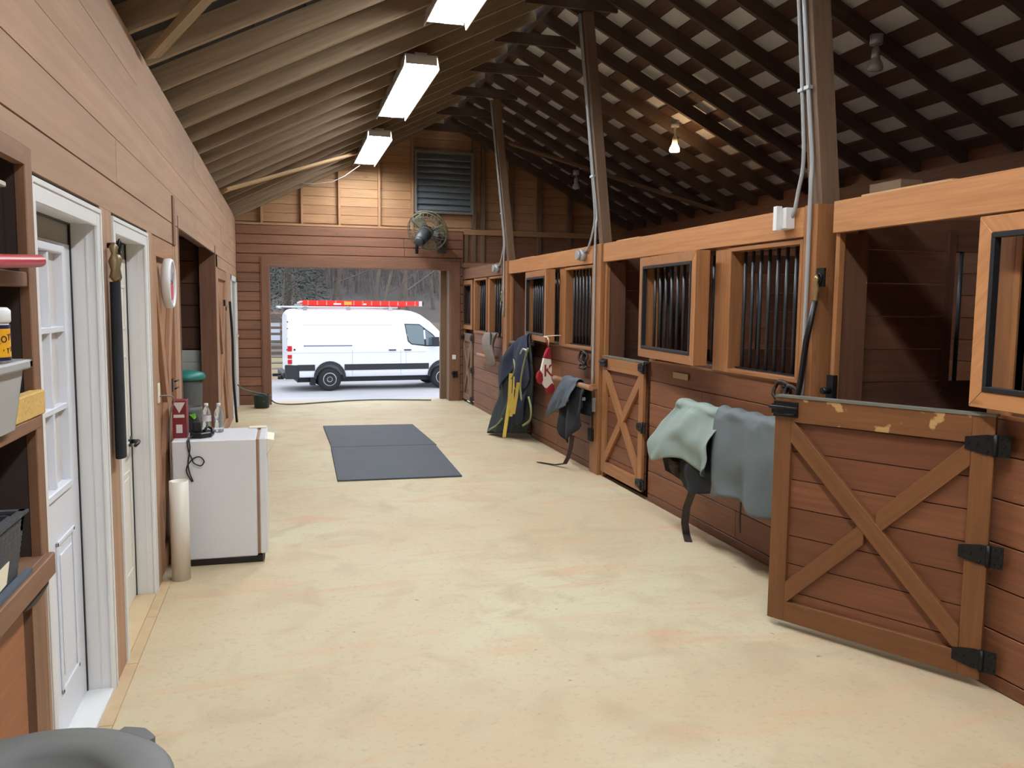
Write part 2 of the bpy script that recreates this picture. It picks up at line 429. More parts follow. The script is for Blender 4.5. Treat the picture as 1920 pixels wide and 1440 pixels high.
# ------------------------------------------------------------------ left wall
def boards_y(m, x0, x1, y0, y1, zs, gap=0.004, breaks=True):
    """horizontal boards running along y between z levels zs, random butt joints"""
    for a, b in zip(zs[:-1], zs[1:]):
        ys = [y0]
        if breaks:
            y = y0 + random.uniform(1.5, 3.4)
            while y < y1 - 0.8: ys.append(y); y += random.uniform(2.2, 3.8)
        ys.append(y1)
        for c, d in zip(ys[:-1], ys[1:]):
            dz = random.uniform(-0.0015, 0.0015)
            m.box(x0 + dz, x1 + dz, c + 0.001, d - 0.001, a + gap / 2, b - gap / 2)
def boards_x(m, y0, y1, x0, x1, zs, gap=0.004, breaks=True, clip=None):
    for a, b in zip(zs[:-1], zs[1:]):
        xs = [x0]
        if breaks:
            x = x0 + random.uniform(1.2, 3.0)
            while x < x1 - 0.7: xs.append(x); x += random.uniform(2.0, 3.4)
        xs.append(x1)
        for c, d in zip(xs[:-1], xs[1:]):
            dz = random.uniform(-0.001, 0.001)
            m.box(c + 0.001, d - 0.001, y0 + dz, y1 + dz, a + gap / 2, b - gap / 2)

wl = empty('wall_left', (XL, YN, 0), kind='structure')
T = 0.15
m = MB()
X0 = XL - T
boards_y(m, XL - 0.02, XL, YN, YF, [2.26, 2.47, 2.66, 2.87, 3.088], gap=0.003)       # upper wall over the openings
m.build('upper_boards', W_LEFT, wl)
m = MB()
def fill(y0, y1, z0, z1, dx=0.0): m.box(XL - 0.05 + dx, XL + dx, y0, y1, z0, z1)
# band between the 2.1 m door heads and the seam
fill(YN, 6.25, 2.115, 2.255)
fill(10.12, YF, 2.115, 2.255)
fill(2.70, 2.87, 0, 2.115); fill(YN, 1.0, 0, 2.115)
fill(3.885, 4.13, 0, 2.115); fill(5.14, 5.335, 0, 2.115)
fill(6.41, 6.60, 0, 2.255); fill(10.03, 10.35, 0, 2.255, 0.0)
fill(11.9, 12.80, 0, 2.115)
fill(14.37, YF, 0, 2.115)
fill(6.25, 6.41, 2.115, 2.255)
m.build('wall_panels', W_LEFT, wl, bevel=0.0015)
m = MB()
XB = XL - 0.05
m.box(X0 - 0.02, XB, YN, 1.0, 0, 3.08); m.box(X0 - 0.02, XB, 1.0, 2.70, 2.17, 3.08); m.box(X0 - 0.02, XB, 2.70, 6.6, 2.14, 3.08)
m.box(X0 - 0.02, XB, 6.6, 10.03, 2.36, 3.08); m.box(X0 - 0.02, XB, 10.06, YF, 0, 3.08)
m.box(X0 - 0.02, XB, 5.16, 6.6, 0, 2.14); m.box(X0 - 0.02, XB, 3.86, 4.12, 0, 2.14); m.box(X0 - 0.02, XB, 2.74, 2.88, 0, 2.14)
m.box(X0 - 0.10, X0 - 0.02, 2.74, 5.3, 0, 2.2)
m.build('wall_core', W_TRIM, wl)
MB().box(X0 - .06, X0 - .02, YN - .1, YF + .1, 2.9, 3.24).build('eave_light_block', W_ROOFL, wl)  # dark strip added to block light above the wall boards
m = MB()
m.box(XL, XL + 0.012, 6.27, 6.38, 2.11, 2.45)
m.build('vertical_batten', W_TRIM, wl, bevel=0.002, label='short dark vertical batten')
# wide opening trim and jambs
m = MB()
m.box(XL - 0.05, XL + 0.004, 6.585, 6.62, 0, 2.345)
m.box(XL - T - 0.02, XL + 0.005, 9.98, 10.06, 0, 2.345)
m.box(XL - T - 0.02, XL + 0.0, 6.6, 10.0, 2.325, 2.35)
m.build('opening_jamb', W_JAMB, wl, bevel=0.002)

# room behind the wide opening
m = MB()
boards_x(m, 10.14, 10.2, -3.2, XL - T - 0.02, [1.17, 1.42, 1.67, 1.92, 2.17, 2.42], gap=0.008)
m.box(-3.2, XL - T - .02, 10.2, 10.26, 0, 2.5); m.build('tack_room_boards', W_DARK, wl)
m = MB(); boards_x(m, 10.12, 10.2, -3.2, XL - T - 0.02, [0, 0.34, 0.68, 1.02, 1.16], gap=0.004, breaks=False)
m.build('tack_room_wainscot', WAINS, wl, label='white lower panels')
m = MB(); m.box(-3.3, -3.2, 6.0, 10.3, 0, 2.5); m.box(-3.3, XL - T - 0.02, 6.0, 6.1, 0, 2.5); m.box(-3.3, XL - T - 0.02, 6.0, 10.3, 2.45, 2.55)
m.box(-3.3, XL - T - .02, 6.0, 10.3, -0.1, -0.002)
m.build('tack_room_walls', W_DARK, wl)

# ---- white doors ----
def white_casing(name_idx, y0, y1, zt, wl_parent, wl_=0.075):
    """casing with inner reveal; y0..y1 = outer casing"""
    w = 0.075
    m = MB(); A, B, E_ = XL - .01, XL + .003, XL + .008
    m.box(A, B, y0, y0 + wl_, 0, zt); m.box(A, B, y1 - w, y1, 0, zt); m.box(A, B, y0 + wl_, y1 - w, zt - w, zt)
    m.box(B, E_, y1 - 0.02, y1, 0, zt); m.box(B, E_, y0, y0 + 0.02, 0, zt); m.box(B, E_, y0 + .02, y1 - .02, zt - 0.02, zt)
    m.build('casing', WHITE, wl_parent, bevel=0.003)
    m = MB(); a, b, z = y0 + wl_ - 0.008, y1 - w + 0.008, zt - w + 0.008
    m.box(XL - 0.115, XL - .01, b, b + 0.02, 0, z); m.box(XL - 0.115, XL - .01, a - 0.02, a, 0, z); m.box(XL - 0.115, XL - .01, a, b, z, z + 0.02)
    m.box(XL - 0.045, XL - 0.038, b - 0.004, b, 0.0, z)
    m.build('jamb', WHITE, wl_parent)
    m = MB(); m.box(XL - 0.108, XL - 0.10, b - 0.012, b, 0.0, z); m.box(XL - 0.108, XL - 0.10, a, a + .012, 0, z); m.box(XL - .108, XL - .10, a, b, z - .008, z)
    m.build('weather_strip', BLACK, wl_parent)
    return a, b, z
xd = XL - 0.105                                          # door face
d1 = empty('door_1', (XL - 0.1, 2.86, 0), kind='structure')
a, b, z = white_casing(1, 2.87, 3.885, 2.10, d1, .058)
MB().box(XL - 0.15, XL + 0.0, a, b, 0, 0.03).build('threshold', WHITE, d1, bevel=0.004)
MB().box(xd - 0.03, xd - 0.004, a, b, 1.945, z).build('head_panel', GREYP, d1, label='grey panel over the door')
dl = MB()
fy = [3.07, 3.26, 3.45, 3.64]; fz = [1.0, 1.30, 1.605, 1.90]
dl.box(xd - 0.045, xd, a, b, 0.03, fz[0] - 0.03); dl.box(xd - 0.045, xd, a, b, fz[3] + 0.03, 1.945)
dl.box(xd - 0.045, xd, a, fy[0] - 0.03, fz[0] - 0.03, fz[3] + 0.03); dl.box(xd - 0.045, xd, fy[3] + 0.03, b, fz[0] - 0.03, fz[3] + 0.03)
leaf = dl.build('leaf', DOORW, d1, bevel=0.002)
m = MB()
for t0, t1 in ((fy[0] - .03, fy[0]), (fy[3], fy[3] + .03)): m.box(xd - 0.03, xd + 0.014, t0, t1, fz[0] - .03, fz[3] + .03)
for t0, t1 in ((fz[0] - .03, fz[0]), (fz[3], fz[3] + .03)): m.box(xd - 0.03, xd + 0.014, fy[0], fy[3], t0, t1)
m.build('glazing_frame', DOORW, leaf, bevel=0.004)
m = MB()
for y in fy[1:3]: m.box(xd - 0.025, xd + 0.006, y - 0.011, y + 0.011, fz[0], fz[3])
for zz in fz[1:3]: m.box(xd - 0.025, xd + 0.008, fy[0], fy[3], zz - 0.011, zz + 0.011)
m.build('muntins', DOORW, leaf, bevel=0.002)
MB().box(xd - 0.03, xd - 0.02, fy[0], fy[3], fz[0], fz[3]).build('glass', FROST, leaf)
for y0, y1 in ((3.04, 3.30), (3.41, 3.68)):
    m = MB()
    for q0, q1, z0, z1 in ((y0, y0 + .02, .2, .8), (y1 - .02, y1, .2, .8), (y0, y1, .2, .22), (y0, y1, .78, .8)): m.box(xd, xd + 0.008, q0, q1, z0, z1)
    m.box(xd, xd + 0.006, y0 + .05, y1 - .05, .26, .74)
    m.build('raised_panel', DOORW, leaf, bevel=0.003)
d2 = empty('door_2', (XL - 0.1, 4.14, 0), kind='structure')
a, b, z = white_casing(2, 4.13, 5.14, 2.10, d2)
MB().box(XL - 0.15, XL + 0.0, a, b, 0, 0.02).build('threshold', plain('worn_sill', (200, 176, 140), 0.7, var=0.15), d2)
MB().box(xd - 0.03, xd - 0.004, a, b, 1.945, z).build('head_panel', GREYP, d2)
leaf = MB().box(xd - 0.045, xd, a, b, 0.025, 1.945).build('leaf', CREAMD, d2, bevel=0.002)
for (y0, y1) in ((4.32, 4.58), (4.73, 4.99)):
    for z0, z1 in ((0.2, 0.78), (0.92, 1.42), (1.56, 1.80)):
        m = MB()
        for q in ((y0, y0 + .015, z0, z1), (y1 - .015, y1, z0, z1), (y0, y1, z0, z0 + .015), (y0, y1, z1 - .015, z1)): m.box(xd, xd + 0.006, *q)
        m.box(xd, xd + 0.004, y0 + .04, y1 - .04, z0 + .04, z1 - .04)
        m.build('raised_panel', CREAMD, leaf, bevel=0.002)
m = MB(); m.cyl((xd, 5.0, 0.93), (xd + 0.012, 5.0, 0.93), 0.03); m.cyl((xd + .01, 5.0, 0.93), (xd + 0.05, 5.0, 0.93), 0.012)
m.tube([(xd + 0.05, 4.99, .93), (xd + 0.055, 4.94, .93), (xd + 0.05, 4.88, .925)], [0.012, 0.010, 0.009])
m.build('lever_handle', BLACK, leaf)
d5 = empty('door_3', (XL, 12.8, 0), kind='structure')
m = MB(); y0, y1, zt = 12.80, 14.37, 2.11
m.box(XL - .03, XL + .01, y0, y0 + .12, 0, zt); m.box(XL - .03, XL + .01, y1 - .25, y1, 0, zt); m.box(XL - .03, XL + .01, y0, y1, zt - .08, zt)
m.build('casing', WHITE, d5, bevel=0.003)
MB().box(XL - .045, XL - .02, y0 + .1, y1 - .2, 0, zt - .05).build('leaf', GREYP, d5)

# ------------------------------------------------------------------ cross-braced stable door
def planks_local(m, x0, x1, y0, y1, z0, z1, h=0.152):
    z = z0
    while z < z1 - 0.02:
        e = min(z + h, z1); m.box(x0, x1, y0 + random.uniform(0, .002), y1, z + 0.0025, e - 0.0025); z = e
def brace(m, p0, p1, w, y0, y1, clipx=None):
    """board between two points in the local xz plane, mitred on vertical ends"""
    (xa, za), (xb, zb) = p0, p1
    d = Vector((xb - xa, 0, zb - za)); n = Vector((-d.z, 0, d.x)).normalized() * w / 2
    dv = d.normalized()
    h = w / 2 * d.length / abs(d.x)
    pts = [(xa, y0, za - h), (xb, y0, zb - h), (xb, y0, zb + h), (xa, y0, za + h)]
    m.prism(pts, (0, y1 - y0, 0))
def cross_door(name, W, H, loc, rz, label, cat, mats, hinges=(), z0=0.03, group=None, strap=True, th=0.038, latch=True, mid=None, worn=False):
    t = empty(name, loc, rz, label, cat, group)
    fm, pm = mats
    m = MB(); planks_local(m, 0.01, W - 0.01, -0.028, 0, z0 + .01, H - 0.01)
    m.build('board_panel', pm, t, local=True)
    s = 0.095; F = 0.026
    MB().box(0, s, -.002, F, z0, H).build('stile', fm, t, local=True, bevel=0.002)
    MB().box(W - s, W, -.002, F, z0, H).build('stile', fm, t, local=True, bevel=0.002)
    MB().box(s, W - s, -.002, F, H - .125, H).build('top_rail', W_WORN if worn else fm, t, local=True, bevel=0.002)
    MB().box(s, W - s, -.002, F, z0, z0 + .11).build('bottom_rail', fm, t, local=True, bevel=0.002)
    zb, zt = z0 + .11, H - .125
    # diagonal one runs unbroken, diagonal two is cut at the crossing
    m = MB(); brace(m, (s, zb + .045), (W - s, zt - .045), 0.085, -.001, F + .004); m.build('cross_brace', fm, t, local=True, bevel=0.002)
    cx, cz = W / 2, (zb + zt) / 2
    sl = (zt - zb - .09) / (W - 2 * s)
    g = .028
    m = MB(); brace(m, (s, zt - .045), (cx - g, cz + sl * g), 0.085, -.001, F + .001); m.build('cross_brace', fm, t, local=True, bevel=0.002)
    m = MB(); brace(m, (cx + g, cz - sl * g), (W - s, zb + .045), 0.085, -.001, F + .001); m.build('cross_brace', fm, t, local=True, bevel=0.002)
    MB().box(0, W, -.030, F + .004, H, H + .012).build('top_edging', plain('edge_metal', (120, 120, 110), 0.5, metal=.3, var=.2), t, local=True)
    for hz in hinges:
        m = MB()
        m.prism([(0.0, F, hz - .045), (0.0, F, hz + .045), (.03, F, hz + .045), (.12, F, hz + .028), (.12, F, hz - .028), (.03, F, hz - .045)], (0, .006, 0))
        m.box(-.065, -.012, F, F + .006, hz - .05, hz + .05)
        m.cyl((-.006, F + .008, hz - .05), (-.006, F + .008, hz + .05), .010, n=10)
        for (bx, bz) in ((.03, .03), (.03, -.03), (.07, 0), (.105, 0), (-.028, .033), (-.028, -.033), (-.052, .033), (-.052, -.033), (-.04, 0)):
            m.cyl((bx, F + .005, hz + bz), (bx, F + .011, hz + bz), .008, .006, n=8)
        m.build('strap_hinge', IRON, t, local=True)
    if latch:
        m = MB(); m.box(W - .13, W + .005, F, F + .010, H - .1, H - .02); m.box(W - .13, W + .01, F + .01, F + .022, H - .085, H - .035)
        m.cyl((W - .14, F + .028, H - .05), (W + .02, F + .028, H - .05), .010, n=10)
        m.cyl((W - .12, F + .024, H - .085), (W - .01, F + .024, H - .085), .006, n=8)
        m.build('latch', IRON, t, local=True, label='black bolt latch')
    return t

GD = (W_GATE, W_PLANK)
cross_door('stable_gate', 1.055, 1.225, (3.045, 2.93, 0.02), R(90 + 28.5), 'open wooden half gate with crossed braces and worn top rail in the right foreground', 'gate', GD, hinges=(.115, .60, 1.10), z0=0.02, worn=True)
cross_door('stable_gate', 0.98, 1.215, (XR - 0.002, 6.70, 0.0), R(90), 'closed wooden half gate with crossed braces below the middle stall opening', 'gate', (W_FRAME, W_PLANK), hinges=(.13, .64, 1.17), z0=0.06)
cross_door('stable_gate', 0.96, 1.20, (XR - 0.002, 10.24, 0.0), R(90), 'wooden half gate mostly hidden behind the dark navy blanket', 'gate', (W_FRAME, W_PLANK), hinges=(.13, .64, 1.15), z0=0.06)
cross_door('stable_gate', 0.70, 1.20, (XR - 0.002, 13.66, 0.0), R(90), 'narrow faded half gate of the farthest stall beside the big doorway', 'gate', (W_POST, W_JAMB), hinges=(.10, .60, 1.14), z0=0.05)

# tan doors on the left wall
def wall_door(y0, y1, zt, label):
    t = empty('barn_door', (XL - 0.032, y1, 0), R(-90), label, 'door')
    W = y1 - y0
    MB().box(0.0, W, -.014, -.0005, 0.02, zt).build('board_panel', W_DOOR, t, local=True)
    s, F = .12, .03
    for q in ((0, s, .02, zt), (W - s, W, .02, zt)): MB().box(q[0], q[1], -.002, F, q[2], q[3]).build('stile', W_DOOR, t, local=True, bevel=.003)
    for q in ((zt - .12, zt), (.02, .14)): MB().box(s, W - s, -.002, F, q[0], q[1]).build('rail', W_DOOR, t, local=True, bevel=.003)
    m = MB(); brace(m, (s, .2), (W - s, zt - .2), .11, -.001, F); m.build('cross_brace', W_DOOR, t, local=True, bevel=.003)
    cx, cz = W / 2, (.2 + zt - .2) / 2; sl = (zt - .4) / (W - 2 * s)
    m = MB(); brace(m, (s, zt - .2), (cx - .05, cz + sl * .05), .11, -.001, F - .001); brace(m, (cx + .05, cz - sl * .05), (W - s, .2), .11, -.001, F - .001)
    m.build('cross_brace', W_DOOR, t, local=True, bevel=.003)
    return t
wd = wall_door(5.34, 6.41, 2.11, 'tan cross-braced barn door on the left wall with a round clock hanging on it')
m = MB(); m.box(.30, .38, .03, .036, 1.10, 1.19); m.tube([(.36, .05, 1.12), (.25, .06, 1.12)], .006, n=8); m.tube([(.36, .05, 1.17), (.25, .06, 1.17)], .006, n=8)
m.build('latch', IRON, wd, local=True)
wall_door(10.36, 11.9, 2.11, 'tan cross-braced barn door on the left wall beyond the wide dark opening')

# ------------------------------------------------------------------ far wall
wf = empty('wall_far', (1.2, YF, 0), kind='structure')
ox0, ox1, oz = -0.22, 2.83, 2.305
m = MB(); h = 0.157
nz = 19; zs = [i * h for i in range(nz + 1)]
for i in range(nz):
    a, b = zs[i], zs[i + 1]
    segs = [(XL, ox0 - 0.1), (ox1 + 0.1, 3.06)] if b <= oz + .1 else [(XL, 3.06)]
    for (c, d) in segs:
        x = c
        while x < d - .01:
            e = min(d, x + random.uniform(2.4, 4)) if d - x > 2.8 else d
            m.box(x + .001, e - .001, YF + random.uniform(0, .003), YF + .06, a + .004, b - .004); x = e
m.build('log_siding', W_LOG, wf, bevel=0.006)
m = MB(); m.box(XL - .2, ox0 - .02, YF + .06, YF + .16, 0, 2.98); m.box(ox1 + .02, XO + .1, YF + .06, YF + .16, 0, 2.98); m.box(ox0 - .02, ox1 + .02, YF + .06, YF + .16, oz + .02, 2.98)
m.build('wall_core', W_LOG, wf)
m = MB(); m.box(ox0 - .13, ox0, YF - .03, YF, 0, 2.45); m.box(ox1, ox1 + .165, YF - .03, YF, 0, 2.45); m.box(ox0, ox1, YF - .03, YF, oz, 2.45)
m.box(ox0 - .15, ox0 - .13, YF - .02, YF, 0, 2.47); m.box(ox1 + .165, ox1 + .18, YF - .02, YF, 0, 2.47)
m.build('opening_casing', W_TRIM, wf, bevel=0.003)
m = MB(); m.box(ox0 - .03, ox0, YF, YF + .3, 0, oz); m.box(ox0, ox1, YF, YF + .3, oz, oz + .03); m.build('opening_jamb', W_TRIM, wf)
m = MB(); m.box(ox1 - .12, ox1 - .02, YF + .30, YF + .40, 0, oz); m.box(ox1 - .02, ox1 + .02, YF, YF + .40, 0, oz); m.build('opening_jamb', W_POST, wf, label='grey weathered jamb')
# gable boards behind the studs
m = MB(); yb = YF + .13
z = 2.30
while z < 5.0:
    za, zb = z, z + .15
    def edge(zz): return max(XL - .1, XL + (zz - EZ - .25) / .5), min(XO + .05, 2 * XC - XL - (zz - EZ - .25) / .5)
    l, r = edge(za)
    if z < 2.95: l = 3.05
    if l < r: m.box(l, r, yb, yb + .03, za + .003, zb - .003)
    z = zb
m.prism([(XL - .2, yb + .03, 2.3), (XO + .1, yb + .03, 2.3), (XO + .1, yb + .03, 3.25), (XC, yb + .03, 5.06), (XL - .2, yb + .03, 3.25)], (0, .03, 0)); m.build('gable_boards', W_GABLE, wf)
m = MB(); m.box(XL, 3.07, YF + .0, YF + .13, 2.985, 3.02); m.box(3.06, XO, YF + .02, YF + .12, 2.93, 3.02); m.box(3.06, XO, YF + .02, YF + .12, 2.35, 2.44)
m.build('gable_rail', W_GABLE, wf, bevel=.002)
for x in (-.33, .317, .93, 1.6, 2.17, 2.62, 3.26, 3.42, 3.94, 4.47, 5.05, 5.65):
    z0 = 3.02
    z1 = min(raft(x) + .05, 3.30) if x == 2.62 else raft(x) + .05
    w = .02 if x < 2.3 or x == 2.62 else .035
    MB().box(x - w, x + w, YF + .03, YF + .12, z0, z1).build('stud', W_GABLE if x < 2.3 else W_POST, wf, bevel=.002)
for x in (3.12, 3.26, 3.42, 3.94, 4.47, 5.05): MB().box(x - .035, x + .035, YF + .03, YF + .12, 2.44, 2.93).build('stud', W_POST, wf, bevel=.002)
# louvred vent
lv = empty('louvered_vent', (2.71, YF + .08, 3.30), 0, 'square grey metal louvered vent high on the far gable wall', 'vent')
m = MB(); m.box(2.20, 2.24, YF, YF + .12, 3.28, 4.34); m.box(3.19, 3.24, YF, YF + .12, 3.28, 4.34); m.box(2.24, 3.19, YF, YF + .12, 3.28, 3.32); m.box(2.24, 3.19, YF, YF + .12, 4.30, 4.34)
m.build('frame', plain('vent_frame', (120, 118, 112), .6, var=.1), lv)
for i in range(9):
    z = 3.34 + i * .107
    m = MB(); m.prism([(2.24, YF + .02, z), (2.24, YF + .035, z - .012), (2.24, YF + .11, z + .10), (2.24, YF + .095, z + .112)], (.95, 0, 0)); m.build('slat', METALV, lv)
MB().box(2.24, 3.19, YF + .115, YF + .12, 3.3, 4.32).build('backing', FAND, lv)

# switch boxes on far wall
t = tag(MB().box(2.86, 2.93, YF - .035, YF, .74, .82).build('outlet_box', BOXM, bevel=.005), 'small pale outlet box on the far wall right of the big doorway', 'outlet')
m = MB(); m.box(2.87, 2.96, YF - .05, YF, .42, .53); m.cyl((2.89, YF - .05, .49), (2.85, YF - .10, .50), .02, n=8)
tag(m.build('faucet', IRON), 'dark tap and box low on the far wall beside the farthest stall', 'faucet')
m = MB(); m.box(XL, XL + .012, 14.12, 14.2, 1.10, 1.23); m.box(XL + .01, XL + .03, 14.15, 14.17, 1.15, 1.18)
tag(m.build('light_switch', IVORY), 'small cream light switch at the far left corner', 'light switch')

# ------------------------------------------------------------------ wall behind the camera, outer right wall
m = MB(); boards_x(m, YN - .1, YN, XL - .2, XO + .1, [i * .25 for i in range(20)], breaks=False); m.box(XL - .3, XO + .2, YN - .16, YN - .1, 0, 5.3); struct(m.build('wall_near', W_LOG))
m = MB(); boards_y(m, XO, XO + .04, YN, YF + .1, [i * .205 for i in range(16)], gap=.006)
m.box(XO + .04, XO + .14, YN - .1, YF + .2, 0, 3.25); m.box(XO - .1, XO, YN, YF, 2.93, 3.07)
struct(m.build('wall_right', W_PLANK))

# ------------------------------------------------------------------ roof
ce = empty('ceiling', (XC, 5, 4.9), kind='structure')
rd = 0.14
ys = [YF - .03 - .601 * i for i in range(30)]
ys = [y for y in ys if y > YN - .1]
up = Vector((-.4472, 0, .8944))
for i, y in enumerate(ys):
    m = MB(); n = Vector((-.4472, 0, .8944)); p0 = Vector((XL - .15, y, EZ - .075)) + n * rd / 2; p1 = Vector((XC, y, EZ + .5 * (XC - XL))) + n * rd / 2
    j = random.uniform(-.02, .02)
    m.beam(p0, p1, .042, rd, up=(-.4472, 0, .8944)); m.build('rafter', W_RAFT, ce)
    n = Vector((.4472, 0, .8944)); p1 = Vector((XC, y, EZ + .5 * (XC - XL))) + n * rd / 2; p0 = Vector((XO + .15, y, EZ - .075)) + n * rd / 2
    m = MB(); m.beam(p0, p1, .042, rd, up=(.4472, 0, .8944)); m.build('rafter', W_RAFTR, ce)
s = 0.0
rl = (XC - XL) * 1.118
k = 0
while s < rl + .15:
    for sd in (-1, 1):
        n = Vector((sd * .4472, 0, .8944)); d = Vector((sd * .8944, 0, -.4472))
        top = Vector((XC, 0, EZ + .5 * (XC - XL))) + n * (rd + .012) + d * (s + .09)
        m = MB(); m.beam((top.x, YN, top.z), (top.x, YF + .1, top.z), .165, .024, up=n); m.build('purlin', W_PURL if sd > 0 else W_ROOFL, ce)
    s += .372; k += 1
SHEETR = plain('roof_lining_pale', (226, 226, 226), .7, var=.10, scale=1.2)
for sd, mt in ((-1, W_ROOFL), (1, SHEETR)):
    n = Vector((sd * .4472, 0, .8944)); d = Vector((sd * .8944, 0, -.4472))
    o = Vector((XC, YN - .2, EZ + .5 * (XC - XL))) + n * (rd + .026)
    m = MB(); m.obox(o, d * (rl + .35), Vector((0, YF - YN + .5, 0)), n * .02); m.build('roof_sheet', mt, ce)
# collar ties
for y in [yy + .045 for yy in ys[1::2]]:
    zc = 4.56; x0 = XL + (zc + .02 - EZ) / .5; x1 = 2 * XC - x0
    MB().box(x0, x1, y - .0, y + .03, zc, zc + .12).build('collar_tie', W_RAFTR, ce)
MB().box(XC - .02, XC + .02, YN, YF, raft(XC) - .02, raft(XC) + .19).build('ridge_board', W_RAFTR, ce)
# diagonal wind braces under the rafters
def wb(p0, p1, mat=W_PALE, w=.09, up=(0, 0, 1)):
    m = MB(); m.beam(p0, p1, w, .035, up=up); return m.build('wind_brace', mat, ce)
wb((1.12, 13.05, 3.995), (-.68, 11.0, 3.09), up=(-.45, 0, .9)); wb((-.35, 4.6, 3.255), (-.69, 5.15, 3.085), W_RAFT, up=(-.45, 0, .9)); wb((.9, 2.6, 3.88), (-.35, 4.6, 3.255), W_RAFT, up=(-.45, 0, .9))
wb((3.6, 13.36, 4.34), (6.15, 10.9, 3.065), W_POST, up=(.45, 0, .9))
m = MB(); m.tube([(1.25, 14.1, 3.98), (1.0, 14.15, 3.80), (.8, 14.2, 3.70), (.5, 14.25, 3.66), (.25, 14.3, 3.68)], .006, n=6)
tag(m.build('hanging_cable', BOXM), 'thin white cable drooping from the farthest ceiling light to the gable', 'cable')

# ------------------------------------------------------------------ stall fronts
def boards_front(m, y0, y1, z0=0.0, z1=1.25, x0=XR, x1=XR + .035):
    zz = [0.0]; z = .07
    while z < z1 - .02: zz.append(z); z += .2
    zz.append(z1)
    for a, b in zip(zz[:-1], zz[1:]):
        ysb = [y0]
        if y1 - y0 > 2.0: ysb.append(random.uniform(y0 + .7, y1 - .7))
        ysb.append(y1)
        for c, d in zip(ysb[:-1], ysb[1:]):
            m.box(x0 + random.uniform(0, .002), x1, c + .0015, d - .0015, a + .003, b - .003)
def bar_window(t, y0, y1, nb, z0=1.28, z1=2.105, x=XR, mat=W_FRAME, bx=None):
    """y0<y1 inner opening; casing plus vertical bars"""
    m = MB(); w = .03
    m.box(x - .022, x + .09, y0 - w, y0, z0 - w, z1 + w); m.box(x - .022, x + .09, y1, y1 + w, z0 - w, z1 + w)
    m.box(x - .022, x + .09, y0, y1, z0 - w, z0); m.box(x - .022, x + .09, y0, y1, z1, z1 + w)
    fr = m.build('window_frame', mat, t, bevel=.003)
    for i in range(nb):
        y = y0 + (y1 - y0) * (i + .5) / nb
        MB().cyl((x + .065, y, z0 - .005), (x + .065, y, z1 + .01), .0125, n=8).build('bar', BAR, fr)
    MB().box(x + .04, x + .09, y0, y1, z0 - .001, z0 + .012).build('bar_sill', STEEL, fr)
    return fr
def stall(yf, yn, label, openw=1.05, nbars=8, frame=W_FRAME, beam=W_BEAM, plank=W_PLANK, last=False):
    t = empty('horse_stall', (XR, (yf + yn) / 2, 0), 0, label, 'stall')
    yo = yf - openw                      # near side of the opening
    m = MB(); boards_front(m, yn, yo + .03 - .06); m.build('lower_boards', plank, t, bevel=.0025)
    m = MB(); m.box(XR - .035, XR + .005, yn, yf, 2.145, 2.325); m.box(XR + .005, XR + .13, yn, yf, 2.26, 2.325)
    m.build('header_beam', beam, t, bevel=.003)
    # opening jambs
    MB().box(XR - .002, XR + .12, yo - .10, yo, 1.25, 2.145).build('jamb', frame, t, bevel=.003)
    MB().box(XR - .01, XR + .03, yf - .035, yf, 0, 2.145).build('jamb', frame, t, bevel=.003)
    if openw > .9 or True:
        MB().box(XR + .03, XR + .20, yf - .02, yf, 0, 2.145).build('jamb', W_DARK, t)
    # fixed window behind the swung panel, mullion, barred window
    wA1, wA0 = yo - .13, yo - 1.10
    wB1, wB0 = yo - 1.36, yn + .05
    if last:
        bar_window(t, yo - .10 - .86, yo - .16, 6, mat=frame); bar_window(t, yn + .05, yo - 1.20, 6, mat=frame)
        MB().box(XR, XR + .1, yo - 1.17, yo - .99, 1.25, 2.145).build('mullion', frame, t, bevel=.003)
    else:
        m = MB(); m.box(XR, XR + .05, yo - .13, yo - .10, 1.25, 2.145); m.build('jamb', frame, t)
        bar_window(t, wA0, wA1, 8, mat=W_DARK, x=XR + .03)
        MB().box(XR - .015, XR + .1, yo - 1.33, yo - 1.13, 1.25, 2.145).build('mullion', frame, t, bevel=.003)
        bar_window(t, wB0, wB1, nbars, mat=frame)
    MB().box(XR - .004, XR + .06, yn, yo, 1.235, 1.252).build('sill_rail', frame, t)
    return t
stall(4.15, .62, 'nearest stall front beside the open foreground gate with honey coloured header beam', openw=1.12)
stall(7.70, 4.43, 'middle stall front of brown planks with two barred windows and a brass nameplate')
stall(11.27, 7.99, 'third stall front from the camera behind the red and white stocking')
stall(14.38, 11.64, 'farthest stall front with small barred windows next to the far wall', openw=.74, last=True, beam=W_JAMB, frame=W_FRAME, plank=W_JAMB)
stall(.58, -2.9, 'stall front out of frame behind the right foreground')
